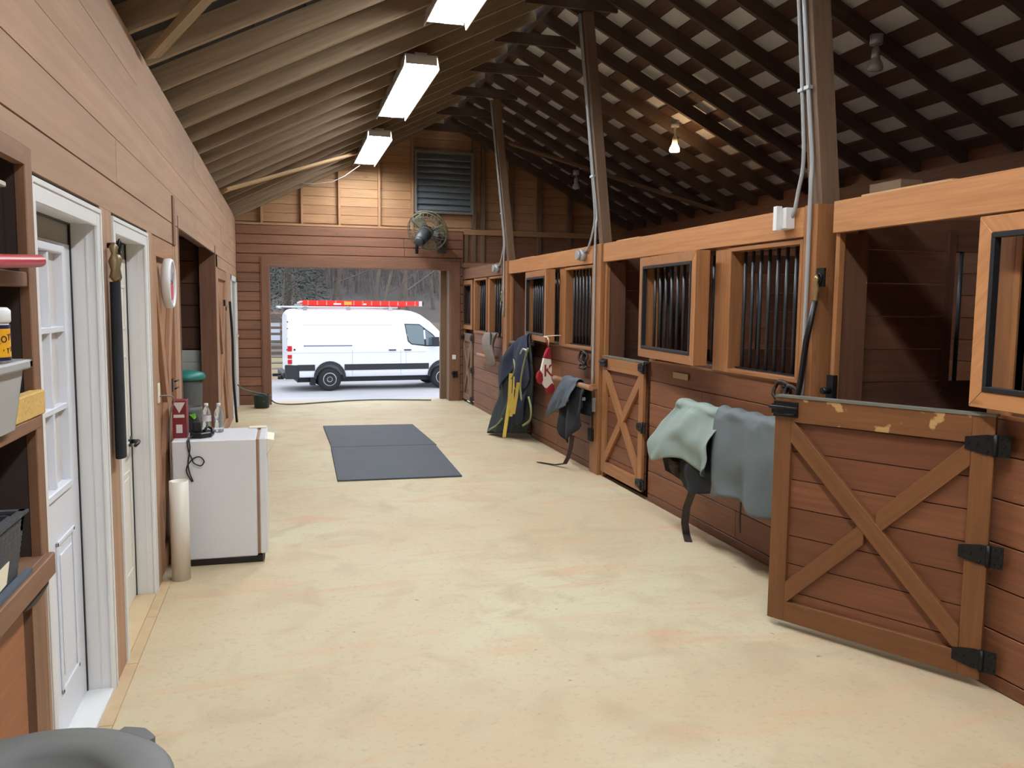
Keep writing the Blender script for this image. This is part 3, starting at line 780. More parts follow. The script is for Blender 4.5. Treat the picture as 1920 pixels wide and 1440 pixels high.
# upper barred half-door closed over the far opening
def swung_panel(A, B, label, z0=1.285, z1=2.125, th=.14, nb=8, thin=False, steel=True):
    A, B = Vector((A[0], A[1], 0)), Vector((B[0], B[1], 0)); d = B - A; W = d.length
    ang = math.atan2(d.y, d.x)
    t = empty('grille_door', (A.x, A.y, z0), ang, label, 'grille door', None)
    # local x from far hinge side A to near side B; face towards the aisle is local -y ; aisle is -x world
    H = z1 - z0; w = .075
    m = MB()
    m.prism([(0, 0, 0), (W, 0, 0), (W - w, 0, w), (w, 0, w)], (0, th, 0)); m.prism([(0, 0, H), (w, 0, H - w), (W - w, 0, H - w), (W, 0, H)], (0, th, 0))
    m.prism([(0, 0, 0), (w, 0, w), (w, 0, H - w), (0, 0, H)], (0, th, 0)); m.prism([(W, 0, 0), (W, 0, H), (W - w, 0, H - w), (W - w, 0, w)], (0, th, 0))
    m.build('frame', W_FRAME if not thin else W_BEAM, t, local=True, bevel=.003)
    m = MB(); s = .022
    x0, x1, h0, h1 = w, W - w, w, H - w
    m.box(x0, x1, -.006, .03, h0, h0 + s); m.box(x0, x1, -.006, .03, h1 - s, h1); m.box(x0, x0 + s, -.006, .03, h0 + s, h1 - s); m.box(x1 - s, x1, -.006, .03, h0 + s, h1 - s)
    st = m.build('steel_frame', STEEL, t, local=True, bevel=.002)
    for i in range(nb):
        x = x0 + s + (x1 - x0 - 2 * s) * (i + .5) / nb
        MB().cyl((x, .085, w - .01), (x, .085, H - w + .01), .013, n=8).build('bar', BAR, t, local=True)
    return t
# A: far end, B: near end; the panel body lies behind (towards the stall)
swung_panel((2.955, 6.62), (2.875, 5.46), 'thick barred wooden grille door folded open beside the middle stall opening', th=.11)
swung_panel((2.975, 10.20), (2.895, 9.08), 'thick barred wooden grille door hanging open above the christmas stocking', th=.11)
swung_panel((2.965, 3.02), (2.925, 1.85), 'honey coloured grille door with dark steel inner frame at the right edge of the picture', thin=True, nb=4, th=.05)
t = swung_panel((3.052, 14.36), (3.052, 13.68), 'small closed grille door above the farthest half gate', th=.03, nb=6)

# stall partitions
for (y, x1) in ((.60, XO), (4.28, XO), (7.86, XO), (11.45, XO)):
    t = empty('stall_partition', (4.6, y, 0), 0, {.60: 'plank partition between stalls behind the camera side of the nearest stall', 4.28: 'plank partition with a barred gap seen through the nearest stall opening', 7.86: 'dark plank partition seen through the middle stall opening', 11.45: 'plank partition seen through the third stall opening'}[y], 'partition')
    m = MB()
    xs0 = XR + .20
    zz = [0.0] + [.07 + .2 * i for i in range(12)]
    for a, b in zip(zz[:-1], zz[1:]):
        if a > 1.2 and b < 2.2:
            boards_x(m, y - .02, y + .02, xs0, 4.0, [a, b], gap=.006, breaks=False); boards_x(m, y - .02, y + .02, 5.0, x1, [a, b], gap=.006, breaks=False)
        else: boards_x(m, y - .02, y + .02, xs0, x1, [a, b], gap=.006, breaks=False)
    m.build('boards', W_DARK, t)
    m = MB(); m.box(3.28, 3.33, y - .05, y - .02, 0, 2.2); m.box(3.28, 3.33, y + .02, y + .05, 0, 2.2); m.box(3.95, 4.0, y - .04, y - .02, 1.2, 2.2); m.build('batten', W_DARK, t)
    for i in range(6):
        MB().cyl((4.08 + i * .16, y, 1.25), (4.08 + i * .16, y, 2.1), .013, n=8).build('bar', BAR, t)

# ------------------------------------------------------------------ leaning posts, conduits
PY = {'nearest': 4.355, 'middle': 7.86, 'far': 11.45}
for k, y in PY.items():
    t = empty('support_post', (XR + .05, y, 0), 0, k + {'nearest': ' roof post leaning inward above the stalls on the right', 'middle': ' roof post leaning inward over the stall beam', 'far': ' roof post rising past the gable vent'}[k], 'post')
    hw = .065 if k == 'nearest' else .11
    m = MB(); m.box(XR - .04, XR + .10, y - hw, y + hw, 0, 2.33); m.build('lower_post', W_FRAME, t, bevel=.003)
    sw = .125 if k == 'nearest' else .10
    m = MB(); m.beam((XR + .06, y, 2.25), (XR + .06 - .253, y, 4.545), sw, sw, up=(0, 1, 0)); m.build('leaning_strut', W_POST, t, bevel=.003)
def conduit(y, dy, zend, label, bend=None, r=.0125, half=.05):
    def cx(z): return XR + .06 - .1103 * (z - 2.25) - half - r - .002
    x = XR - .055
    wob = .012 if bend else 0.0
    pts = [(cx(4.54), y + dy, 4.54), (cx(3.6), y + dy - wob, 3.6), (cx(2.95), y + dy, 2.95), (cx(2.6), y + dy + (.02 if bend else 0), 2.6)]
    if bend: pts += [(x, y + dy + .06, 2.42), (x, y + (dy + bend - y) / 2 + .03, 2.31), (x, bend, 2.27)]
    else: pts += [(x, y + dy, 2.36), (x, y + dy, zend)]
    m = MB(); m.tube(smooth(pts, 5), r, n=8)
    m.box(cx(3.0) - r - .004, cx(3.0) + r, y + dy - .024, y + dy + .024, 2.99, 3.01)
    return tag(m.build('conduit', GALV), label, 'conduit')
def smooth(pts, n=6):
    P = [Vector(p) for p in pts]; out = []
    for i in range(len(P) - 1):
        a, b, c, d = P[max(i - 1, 0)], P[i], P[i + 1], P[min(i + 2, len(P) - 1)]
        for k in range(n):
            s = k / n
            out.append(.5 * ((2 * b) + (c - a) * s + (2 * a - 5 * b + 4 * c - d) * s * s + (3 * b - a - 3 * c + d) * s ** 3))
    out.append(P[-1]); return out
conduit(4.355, -.01, 1.15, 'straight grey conduit running down the nearest leaning post to the window frame', r=.0135, half=.0625)
conduit(4.355, .055, 0, 'grey conduit on the nearest leaning post curving into the white junction box', bend=4.53, r=.012, half=.0625)
conduit(7.86, .02, .78, 'long straight grey conduit down the middle post to the low outlet', r=.0125)
conduit(7.86, .06, 0, 'grey conduit on the middle post curving into the round junction box', bend=8.17, r=.012)
conduit(11.45, .02, 1.55, 'straight grey conduit down the far post', r=.0125)
conduit(11.45, .06, 0, 'grey conduit on the far post bending to its junction box', bend=11.78, r=.012)
m = MB(); m.box(XR - .14, XR - .10, 4.56, 4.60, 2.19, 2.34); m.box(XR - .10, XR - .036, 4.52, 4.64, 2.20, 2.33); tag(m.build('junction_box', BOXM, bevel=.003), 'white rectangular junction box on the beam near the nearest post', 'junction box')
for y, lb in ((8.22, 'round grey junction box on the beam at the middle post'), (11.83, 'round grey junction box on the beam at the far post')):
    m = MB(); m.cyl((XR - .036, y, 2.24), (XR - .10, y, 2.24), .06, n=14); m.cyl((XR - .10, y, 2.24), (XR - .13, y, 2.24), .05, n=14)
    tag(m.build('junction_box', GALV), lb, 'junction box')

# ------------------------------------------------------------------ ceiling lights
proto = empty('fluorescent_light', (1.30, 9.24, 3.98), 0, 'long bright fluorescent fixture, second counting from the far gable', 'ceiling light', None)
L2 = 1.17; LX = 1.30; LY = 9.24
m = MB(); m.box(LX - .15, LX + .15, LY - L2, LY + L2, 4.055, 4.075)                      # reflector with side skirts
for sg_ in (-1, 1): m.prism([(LX + sg_ * .15, LY - L2, 4.075), (LX + sg_ * .158, LY - L2, 4.075), (LX + sg_ * .178, LY - L2, 3.948), (LX + sg_ * .170, LY - L2, 3.948)], (0, 2 * L2, 0))
for ye in (LY - L2, LY + L2 - .01): m.box(LX - .15, LX + .15, ye, ye + .01, 3.985, 4.075)
m.build('reflector', WHITE, proto)
m = MB(); m.box(LX - .06, LX + .06, LY - L2 + .02, LY + L2 - .02, 4.075, 4.10); m.build('housing', WHITE, proto)
m = MB(); prof = []
for i in range(9):
    a = PI + PI * i / 8; prof.append((LX + .11 * math.cos(a), LY - L2 + .02, 4.05 + .07 * math.sin(a)))
m.prism(prof, (0, 2 * L2 - .04, 0)); m.build('diffuser', TUBE, proto)
for (y, lb) in ((12.82, 'long bright fluorescent fixture nearest to the far gable'), (5.70, 'long bright fluorescent fixture cut off by the top edge of the picture'), (2.12, 'fluorescent fixture above the camera'), (-1.45, 'fluorescent fixture behind the camera')):
    dup(proto, (1.30, y, 3.98), lb)
# rods holding lights to the rafters are short hangers
m = MB()
for y in (12.82, 9.24, 5.70, 2.12, -1.45):
    for dy in (-.9, .9):
        m = MB(); m.cyl((1.30, y + dy, 4.085), (1.30, y + dy, raft(1.3) + .06), .008, n=6)
        tag(m.build('light_hanger', GALV), 'short metal hanger rod above a fluorescent fixture', 'hanger', 'hanger rods of the fluorescent fixtures')

# stall lamps
def lamp(x, y, z, lit, label):
    t = empty('stall_lamp', (x, y, z), 0, label, 'lamp')
    top = raft(x)
    m = MB(); m.cyl((x, y, top - .055), (x, y, top + .02), .05, n=12); m.build('junction_box', GALV, t)
    m = MB(); m.cyl((x, y, z + .06), (x, y, top - .05), .012, n=8); m.lathe((x, y, z + .03), [(.02, .09), (.03, .06), (.034, .0)], n=14); m.build('socket', GALV if not lit else BOXM, t)
    m = MB(); m.lathe((x, y, z - .05), [(.004, -.02), (.055, -.012), (.062, .0), (.058, .03), (.034, .075), (.028, .09)], n=18); m.build('bulb', BULB if lit else plain('dead_bulb', (190, 190, 188), .2, var=.02), t)
lamp(4.54, 9.25, 3.62, True, 'glowing orange flood lamp over the third stall')
lamp(4.60, 5.83, 3.68, False, 'unlit flood lamp hanging at the top right near the nearest post')
lamp(4.60, 12.9, 3.66, False, 'small unlit lamp hanging in the dark near the far gable')

# loose boards lying on the stall beam
for (y0, y1, x, z, lb, mt) in ((7.03, 7.55, XR + .04, 2.326, 'pale loose board lying on the beam just right of the middle post', W_PALE), (10.35, 11.0, XR + .05, 2.326, 'pale loose board lying on the beam near the far post', W_PALE), (3.35, 4.0, XR + .03, 2.326, 'thin pale offcut lying on the nearest beam', W_PALE)):
    tag(MB().box(x, x + .12, y0, y1, z, z + .02).build('loose_board', mt), lb, 'board')
tag(MB().box(XR + .16, XR + .30, 3.85, 4.10, 2.30, 2.42).build('wood_block', W_POST), 'small wood block standing behind the nearest beam by the post', 'wood block')

# ------------------------------------------------------------------ small hardware on stall fronts
tag(MB().box(XR - .012, XR, 5.905, 6.165, 1.135, 1.185).build('nameplate', BRASS, bevel=.002), 'blank brass nameplate under the middle folded grille door', 'nameplate')
def halter(y, z, s, label):
    t = empty('halter', (XR - .03, y, z), 0, label, 'halter')
    m = MB()
    def ring(c, ry, rz, r=.013, x=XR - .04):
        m.tube([(x + .01 * math.sin(3 * a), c[0] + ry * math.cos(a), c[1] + rz * math.sin(a)) for a in [2 * PI * i / 14 for i in range(14)]], r, n=6, closed=True)
    ring((y, z), .07 * s, .05 * s); ring((y - .10 * s, z - .01), .05 * s, .045 * s, x=XR - .06); ring((y - .04 * s, z - .08 * s), .08 * s, .02 * s, x=XR - .05)
    m.build('straps', LEATHER, t)
    m = MB(); m.cyl((XR, y - .03, z + .03), (XR - .06, y - .03, z + .03), .010, n=8); m.build('hook', IRON, t)
    return t
halter(4.58, 1.19, 1.25, 'dark leather halter bunched on a hook left of the nearest post')
halter(8.24, 1.18, 1.3, 'dark leather halter on a hook beside the middle post conduit')
# lead ropes / cross ties
def tie(y, x, z0, z1, y1, label, w=.018):
    t = empty('cross_tie', (x, y, z0), 0, label, 'cross tie')
    m = MB(); m.box(XR - .055, XR - .041, y - .035, y + .035, z0 - .02, z0 + .09); m.tube([(XR - .06, y + .02 * math.cos(a), z0 + .03 + .028 * math.sin(a)) for a in [2 * PI * i / 12 for i in range(12)]], .005, n=6, closed=True); m.build('ring_plate', IRON, t)
    m = MB(); m.lathe((XR - .07, y + .01, z0 - .11), [(.004, 0), (.016, .01), (.014, .05), (.022, .08), (.010, .12), (.018, .14), (.006, .16)], n=10); m.build('snap', BRASS, t)
    m = MB(); m.tube([(XR - .075, y + .01, z0 - .10), (XR - .08, y + .01 + (y1 - y) * .4, z0 + (z1 - z0) * .46), (XR - .077, y + (y1 - y) * .72, z0 + (z1 - z0) * .75), (XR - .075, y1, z1)], w, n=8); m.build('strap', BLACK, t)
tie(4.22, XR, 1.86, 1.12, 4.37, 'black cross tie with brass snap hanging on the nearest post')
tie(11.50, XR, 1.86, 1.25, 11.60, 'black cross tie hanging on the far post')
m = MB(); m.cyl((XR - .03, 4.12, 1.24), (XR - .08, 4.12, 1.24), .02, n=8); m.box(XR - .03, XR, 4.09, 4.15, 1.17, 1.33); tag(m.build('gate_catch', IRON), 'dark metal gate catch on the post by the nearest opening', 'catch')
# outlets by middle conduit
t = empty('outdoor_outlet', (XR - .05, 8.02, .66), 0, 'grey outlet with a plugged-in transformer on the middle conduit', 'outlet')
m = MB(); m.box(XR - .09, XR - .0, 7.82, 7.94, .64, .78); m.build('box', GALV, t, bevel=.004)
m = MB(); m.lathe((XR - .10, 8.06, .70), [(.02, -.05), (.05, -.03), (.055, .0), (.05, .04), (.02, .055)], n=12, axis=(0.2, -1, 0)); m.build('plug', BLACK, t)
m = MB(); m.tube([(XR - .12, 8.12, .69), (XR - .13, 8.06, .745), (XR - .11, 7.95, .76)], .018, n=8); m.build('cover', BOXM, t)
m = MB(); m.box(XR - .075, XR - .0, 7.85, 7.94, .33, .46); m.cyl((XR - .045, 7.89, .46), (XR - .045, 7.89, .64), .011, n=8); tag(m.build('junction_box', BLACK, bevel=.003), 'small black box at the bottom of the middle conduit', 'junction box')

# blanket rods
def rod(y0, y1, z, label, x=2.94):
    t = empty('blanket_rod', (x, (y0 + y1) / 2, z), 0, label, 'rail')
    MB().cyl((x, y0, z), (x, y1, z), .028, n=12).build('rod', W_DOOR, t)
    for y in (y0 + .15, y1 - .15):
        MB().beam((x, y, z), (XR + .0, y, z - .0), .03, .05).build('bracket', W_FRAME, t)
rod(7.66, 8.82, .90, 'wooden blanket rod on the third stall front under the stocking', x=2.93)
rod(4.20, 5.72, .955, 'wooden blanket rod on the middle stall front under the draped sheets', x=2.90)
rod(11.9, 12.9, .92, 'wooden blanket rod on the farthest stall front', x=2.98)

# ------------------------------------------------------------------ draped cloths
def fbm(a, b, seed=0):
    from mathutils import noise
    return noise.noise(Vector((a, b, seed * 3.7)))
def drape(y0, y1, xr, zr, front, back, seed, bulge=.04, rr=.035, nu=48, nv=48, fold=.02, freq=9, hang=None, edgey=None):
    """cloth over a rod along y. front(u)/back(u): hanging lengths."""
    def fn(u, v):
        y = y0 + (y1 - y0) * u
        F, B = front(u), back(u)
        L = F + B + PI * rr; s = v * L
        if s < F:
            q = 1 - s / F        # 1 at hem, 0 at rod
            x, z = xr - rr - bulge * math.sin(q * PI * .6), zr - F + s
            amp = fold * (0.35 + q)
            x += amp * math.sin(u * freq + 1.3 * math.sin(q * 2.2 + seed)) + amp * .9 * fbm(u * 6, q * 3, seed)
            y += (.05 * q) * fbm(u * 3, q * 2, seed + 5) + (edgey(u, q) if edgey else 0)
            x = min(x, xr - .018)
        elif s < F + PI * rr:
            a = PI - (s - F) / rr
            x, z = xr + rr * math.cos(a), zr + rr * math.sin(a) + .006 * math.sin(u * freq * 2)
            if edgey: y += edgey(u, 0)
        else:
            q = (s - F - PI * rr) / max(B, .01)
            x, z = xr + rr + .0 + .008 * math.sin(u * freq + q), zr - (s - F - PI * rr)
            x = min(x, XR - .012)
        return (x, y, z)
    return MB().grid(fn, nu, nv)
# near: sage sheet and charcoal sheet
def tri(u): return u
sg = drape(4.92, 5.62, 2.88, .975, lambda u: .33 + .07 * math.sin(u * 2.8) + .05 * math.sin(u * 9), lambda u: .22, 3, bulge=.10, rr=.055, fold=.035, freq=8,
           edgey=lambda u, q: .34 * (u ** 2) * q - .12 * (1 - u) * q * 0)
o = tag(sg.build('horse_sheet', SAGE, solid=.006), 'pale sage green horse sheet draped on the rod left of the open gate', 'horse blanket')
dk = drape(4.90, 5.66, 2.90, .94, lambda u: .45 + .10 * math.sin(u * 3), lambda u: .2, 8, bulge=.05, rr=.05, fold=.03, freq=11)
t = empty('horse_blanket', (2.85, 5.3, .5), 0, 'black horse blanket hanging beneath the sage green sheet', 'horse blanket')
dk.build('cloth', BLKC, t, solid=.01)
m = MB(); m.tube([(2.80, 5.52 + .02 * math.sin(i), .60 - i * .03 + .02 * math.sin(i * 2)) for i in range(5)] , [.05, .06, .05, .04, .03], n=8); m.build('fleece_edge', BROWNC, t)
def strap(pts, w, th, name, mat, parent, side=(0, 1, 0)):
    m = MB(); side = Vector(side).normalized() * w / 2
    P = [Vector(p) for p in pts]
    for a, b in zip(P[:-1], P[1:]):
        d = (b - a); n = d.cross(side).normalized() * th
        m.obox(a - side - n / 2, d * 1.03, side * 2, n)
    return m.build(name, mat, parent)
strap([(2.84, 5.27, .56), (2.83, 5.30, .42), (2.83, 5.40, .25), (2.85, 5.46, .12), (2.87, 5.47, .03), (2.83, 5.36, .008)], .055, .006, 'strap', LEATHER, t, side=(.85, -.5, 0))
strap([(2.95, 4.86, .45), (2.95, 4.87, .30), (2.95, 4.86, .20)], .015, .006, 'strap', LEATHER, t)
ch = drape(4.14, 4.98, 2.87, .99, lambda u: .50 + .03 * math.sin(u * 7) + .05 * u, lambda u: .3, 5, bulge=.05, rr=.06, fold=.022, freq=13, nu=56)
tag(ch.build('horse_sheet', CHAR, solid=.006), 'charcoal grey horse sheet draped on the rod right beside the open gate', 'horse blanket')
# middle cloth
t = empty('saddle_cloth', (2.9, 8.2, .3), 0, 'slate blue and black cloth hanging on the rod under the stocking', 'cloth')
mc = drape(7.98, 8.42, 2.93, .915, lambda u: .18 + .27 * u, lambda u: .3, 2, bulge=.06, rr=.045, fold=.02, freq=5, edgey=lambda u, q: .36 * q * u)
mc.build('outer_cloth', SLATE, t, solid=.008)
mc = drape(7.80, 8.46, 2.955, .895, lambda u: .40 + .24 * math.sin(PI * min(1, u * .75)) ** 2, lambda u: .3, 4, bulge=.05, rr=.03, fold=.025, freq=11)
mc.build('lining', BLKC, t, solid=.01)
strap([(2.89, 8.07, .36), (2.88, 8.10, .22), (2.86, 8.12, .12), (2.84, 8.16, .05), (2.78, 8.3, .012), (2.66, 8.5, .008)], .045, .008, 'strap', LEATHER, t, side=(.94, -.34, 0))
strap([(2.90, 8.16, .36), (2.89, 8.17, .22), (2.89, 8.18, .17)], .02, .006, 'strap', LEATHER, t)
# dark navy blanket far
t = empty('horse_blanket', (2.85, 10.4, 0), 0, 'dark navy turnout blanket with yellow straps trailing to the floor near the far post', 'horse blanket')
def edge_curve(pts, n=40):
    P = smooth(pts, 12); L = [0.0]
    for a, b in zip(P[:-1], P[1:]): L.append(L[-1] + (b - a).length)
    out = []
    for i in range(n + 1):
        t_ = L[-1] * i / n; k = max(q for q in range(len(L)) if L[q] <= t_ + 1e-9); k = min(k, len(P) - 2)
        out.append(P[k].lerp(P[k + 1], (t_ - L[k]) / max(1e-9, L[k + 1] - L[k])))
    return out
FE = edge_curve([(3.03, 10.78, 1.12), (2.95, 10.80, 1.13), (2.92, 11.0, 1.0), (2.90, 11.18, .80), (2.88, 11.08, .45), (2.78, 10.95, .25), (2.60, 10.55, .02)])
NE = edge_curve([(3.03, 9.78, 1.33), (2.93, 9.80, 1.35), (2.90, 9.62, 1.1), (2.90, 9.55, .85), (2.92, 9.65, .5), (2.93, 9.8, .25), (2.95, 9.95, .10)])
def navy(u, v):
    k = min(39, int(v * 40)); f_ = v * 40 - k
    a, b = NE[k].lerp(NE[k + 1], f_), FE[k].lerp(FE[k + 1], f_)
    p = a.lerp(b, u)
    w = math.sin(PI * u) ** .6 * min(1, v * 4)
    p.x += w * (-.05 + .035 * math.sin(u * 17 + 2.5 * v) + .025 * math.sin(u * 31 - 4 * v) + .03 * fbm(u * 5, v * 4, 2)) - .05 * math.sin(PI * u) * v
    p.z += .03 * math.sin(u * 9) * min(1, (1 - v) * 3) * w + .03 * math.sin(PI * u) * (1 - v)
    return (min(p.x, 3.03), p.y, max(p.z, .012))
MB().grid(navy, 64, 44).build('outer_shell', DKGREEN, t, solid=.012)
def navy2(u, v):
    p = Vector(navy(.02 + .62 * u, .04 + (.42 + .10 * math.sin(u * 7)) * v)); p.x -= .022 + .012 * math.sin(u * 12 + v * 3); return p
MB().grid(navy2, 40, 26).build('folded_flap', NAVY, t, solid=.010)
def navy3(u, v):
    p = Vector(navy(.05 + .28 * u, .55 + .30 * v + .05 * math.sin(u * 5))); p.x -= .035 + .02 * math.sin(v * 4); return p
MB().grid(navy3, 16, 16).build('folded_flap', NAVY, t, solid=.010)
for pts, w_ in (([(2.79, 10.18, .84), (2.76, 10.12, .50), (2.66, 9.99, .06)], .045), ([(2.78, 9.94, .82), (2.76, 9.92, .60), (2.72, 9.90, .33)], .04), ([(2.78, 9.79, .76), (2.76, 9.80, .58), (2.73, 9.81, .37)], .04), ([(2.77, 10.04, .60), (2.74, 10.02, .40)], .06)):
    strap(pts, w_, .008, 'strap', YEL, t, side=(.96, -.27, 0))
PIPING = plain('green_piping', (132, 134, 92), .8, var=.15)
for pts in ([(2.80, 9.45, 1.20), (2.79, 9.62, .95), (2.79, 9.72, .72), (2.79, 9.66, .55)], [(2.80, 9.40, .62), (2.79, 9.26, .50), (2.79, 9.30, .36), (2.77, 9.52, .26)], [(2.58, 10.50, .05), (2.60, 10.40, .10), (2.64, 10.28, .16), (2.68, 10.18, .26)], [(2.82, 10.15, 1.02), (2.79, 9.98, .93), (2.79, 10.02, .86), (2.78, 10.1, .78)]):
    MB().tube(smooth(pts, 5), .013, n=6).build('binding', PIPING, t)
m = MB(); m.tube(smooth([(2.82, 9.52, 1.16), (2.79, 9.62, 1.18), (2.78, 9.70, 1.12)], 5), .014, n=6); m.build('buckle', GALV, t)
# fly mask
t = empty('fly_mask', (3.0, 11.9, 1.0), 0, 'crumpled grey and green fly mask hanging above the navy blanket', 'fly mask')
def mask(u, v):
    return (2.96 + .05 * math.sin(u * 5) - .05 * math.sin(v * PI), 11.62 + .48 * u * (1 - .35 * v) + .12 * v, 1.30 - .50 * v * (.45 + .55 * math.sin(u * PI) ** .5))
MB().grid(mask, 20, 20).build('mesh', GREYC, t, solid=.01)
def mask2(u, v): return (2.93 + .02 * math.sin(u * 7), 11.85 + .3 * u, 1.31 - .18 * v - .03 * math.sin(u * 4))
MB().grid(mask2, 12, 8).build('trim', plain('mask_green', (74, 86, 70), .9, var=.2), t, solid=.012)

# stocking
t = empty('christmas_stocking', (2.80, 8.66, 1.14), R(15), 'knitted red and white christmas stocking with a red K hanging from the grille door', 'stocking')
def flat(pts, name, mat, off=0.0, th=.03, inf=True):
    m = MB(); m.prism([(p[0], -off, p[1]) for p in pts], (0, th, 0)); return m.build(name, mat, t, local=True, bevel=.009 if inf else .001)
# local x to the right (+y world is away), seen from -y
body = [(-.035, 0), (.042, 0), (.055, -.12), (.05, -.25), (.075, -.33), (.06, -.36), (-.03, -.39), (-.045, -.375), (-.085, -.30), (-.10, -.19), (-.075, -.10)]
flat([(-.062, -.005), (.045, -.02), (.035, .10), (.01, .125), (-.03, .07)], 'cuff', CUFF, off=.004, th=.038)
flat([(-.06, 0), (.042, -.015), (.058, -.13), (.052, -.235), (.085, -.30), (.02, -.375), (-.035, -.325), (-.095, -.25), (-.10, -.15), (-.085, -.11)], 'foot_and_leg', KNIT)
flat([(-.10, -.13), (-.135, -.17), (-.145, -.22), (-.13, -.265), (-.085, -.30), (-.055, -.25), (-.06, -.18)], 'heel', CUFF, off=.002, th=.034)
flat([(.055, -.275), (.09, -.31), (.095, -.355), (.07, -.395), (.03, -.405), (-.015, -.385), (-.03, -.345), (.01, -.31)], 'toe', CUFF, off=.002, th=.034)
km = Matrix.Translation((0.0, -.004, -.15)) @ Matrix.Rotation(R(90), 4, 'X')
kt = text_mesh('K', .19, 'letter', CUFF, t, km, depth=.003); kt['label'] = 'red letter K'
MB().tube([(0, .012, .11), (-.005, .012, .2)], .008, n=6).build('hanging_loop', CUFF, t, local=True)
# white cord knotted round the grille door, above the stocking
m = MB(); m.tube([(2.845, 8.98, 1.36), (2.835, 8.80, 1.355), (2.83, 8.75, 1.33), (2.815, 8.72, 1.2), (2.80, 8.68, .98)], .006, n=6); m.tube([(2.82, 8.76, 1.34), (2.81, 8.70, 1.15), (2.80, 8.64, 1.0)], .005, n=6)
m.tube([(2.845, 8.98, 1.36), (3.0, 9.0, 1.37), (3.06, 9.0, 1.37)], .006, n=6)
tag(m.build('cord', IVORY), 'thin white cord tied round the grille door beside the stocking', 'cord')

# ------------------------------------------------------------------ fan
t = empty('barn_fan', (2.37, 14.0, 2.9), 0, 'round caged barn fan mounted over the right corner of the big doorway', 'fan')
ax = Vector((-.45, -.75, -.48)).normalized(); c0 = Vector((2.36, 13.95, 2.95))
a1 = ax.orthogonal().normalized(); b1 = ax.cross(a1)
def ringm(m, r, off, rad, n=32):
    m.tube([c0 + ax * off + (a1 * math.cos(2 * PI * i / n) + b1 * math.sin(2 * PI * i / n)) * r for i in range(n)], rad, n=6, closed=True)
m = MB()
for r, off, rad in ((.34, 0, .010), (.34, .08, .007), (.28, -.04, .004), (.2, -.07, .004), (.12, -.09, .005), (.28, .11, .004), (.2, .14, .004), (.12, .16, .005)): ringm(m, r, off, rad)
for i in range(28):
    a = 2 * PI * i / 28; d = a1 * math.cos(a) + b1 * math.sin(a)
    m.tube([c0 + ax * (-.09) + d * .10, c0 + ax * (-.05) + d * .26, c0 + d * .34, c0 + ax * .08 + d * .34, c0 + ax * .12 + d * .26, c0 + ax * .16 + d * .10], .004, n=4, caps=False)
m.build('cage', FANC, t)
for i in range(3):
    a = 2 * PI * i / 3 + .4; d = a1 * math.cos(a) + b1 * math.sin(a); e = ax.cross(d)
    m = MB()
    def bl(u, v, d=d, e=e): return c0 + ax * (.05 + .06 * (v - .5) * (1 - .4 * u)) + d * (.06 + .24 * u) + e * ((v - .5) * (.09 + .15 * u))
    m.grid(bl, 8, 6); m.build('blade', FANC, t, solid=.004)
m = MB(); m.cyl(c0 + ax * .08, c0 + ax * .46, .12, .095, n=18); m.lathe(c0 + ax * .46, [(.095, 0), (.06, .03), (.01, .04)], n=16, axis=ax); m.build('motor', FAND, t)
m = MB(); m.beam(c0 + Vector((.10, -.12, -.06)), c0 + Vector((.30, .40, -.22)), .10, .12); m.beam(c0 + Vector((.30, .40, -.35)), c0 + Vector((.30, .42, 0.0)), .14, .04, up=(0, 1, 0)); m.build('wall_bracket', FAND, t)
m = MB(); m.cyl(c0 + Vector((-.24, -.30, -.17)), c0 + Vector((-.24, -.30, -.42)), .025, n=8); m.build('pull_handle', IRON, t)

# ------------------------------------------------------------------ rubber mats
def mat_obj(c, label):
    m = MB(); m.prism([(p[0], p[1], 0.001) for p in c], (0, 0, .017)); return tag(m.build('rubber_mat', RUB, bevel=.004), label, 'mat')
mat_obj([(.474, 8.0), (1.69, 7.96), (1.75, 9.80), (.51, 9.86)], 'nearer of the two black rubber mats on the concrete aisle')
mat_obj([(.52, 9.885), (1.765, 9.825), (1.735, 11.56), (.50, 11.64)], 'farther rubber mat with dusty marks on the concrete aisle')

# ------------------------------------------------------------------ fridge and things on it
t = empty('mini_fridge', (-.42, 5.85, 0), 0, 'white waist-high mini fridge standing against the left wall', 'fridge')
fy0, fy1, fz = 5.59, 6.10, .83
MB().box(-.705, -.19, fy0, fy1, .045, fz).build('cabinet', FRIDGE, t, bevel=.008)
MB().box(-.69, -.16, fy0 + .015, fy1 - .02, .0, .045).build('base', BLACK, t)
MB().box(-.19, -.172, fy0 + .006, fy1 - .006, .06, fz - .006).build('gasket', GASK, t, label='brown stained door gasket')
dr = MB().box(-.172, -.125, fy0, fy1, .06, fz).build('door', FRIDGE, t, bevel=.006)
m = MB(); m.prism([(-.125, fy0 + .06, fz - .01), (-.125, fy0 + .06, fz - .12), (-.085, fy0 + .06, fz - .07), (-.075, fy0 + .06, fz - .02)], (0, .30, 0)); m.build('handle', IVORY, dr, bevel=.004, label='yellowed door handle')
MB().box(-.25, -.13, fy1 - .06, fy1, fz, fz + .012).build('hinge_cover', IVORY, t, bevel=.003)
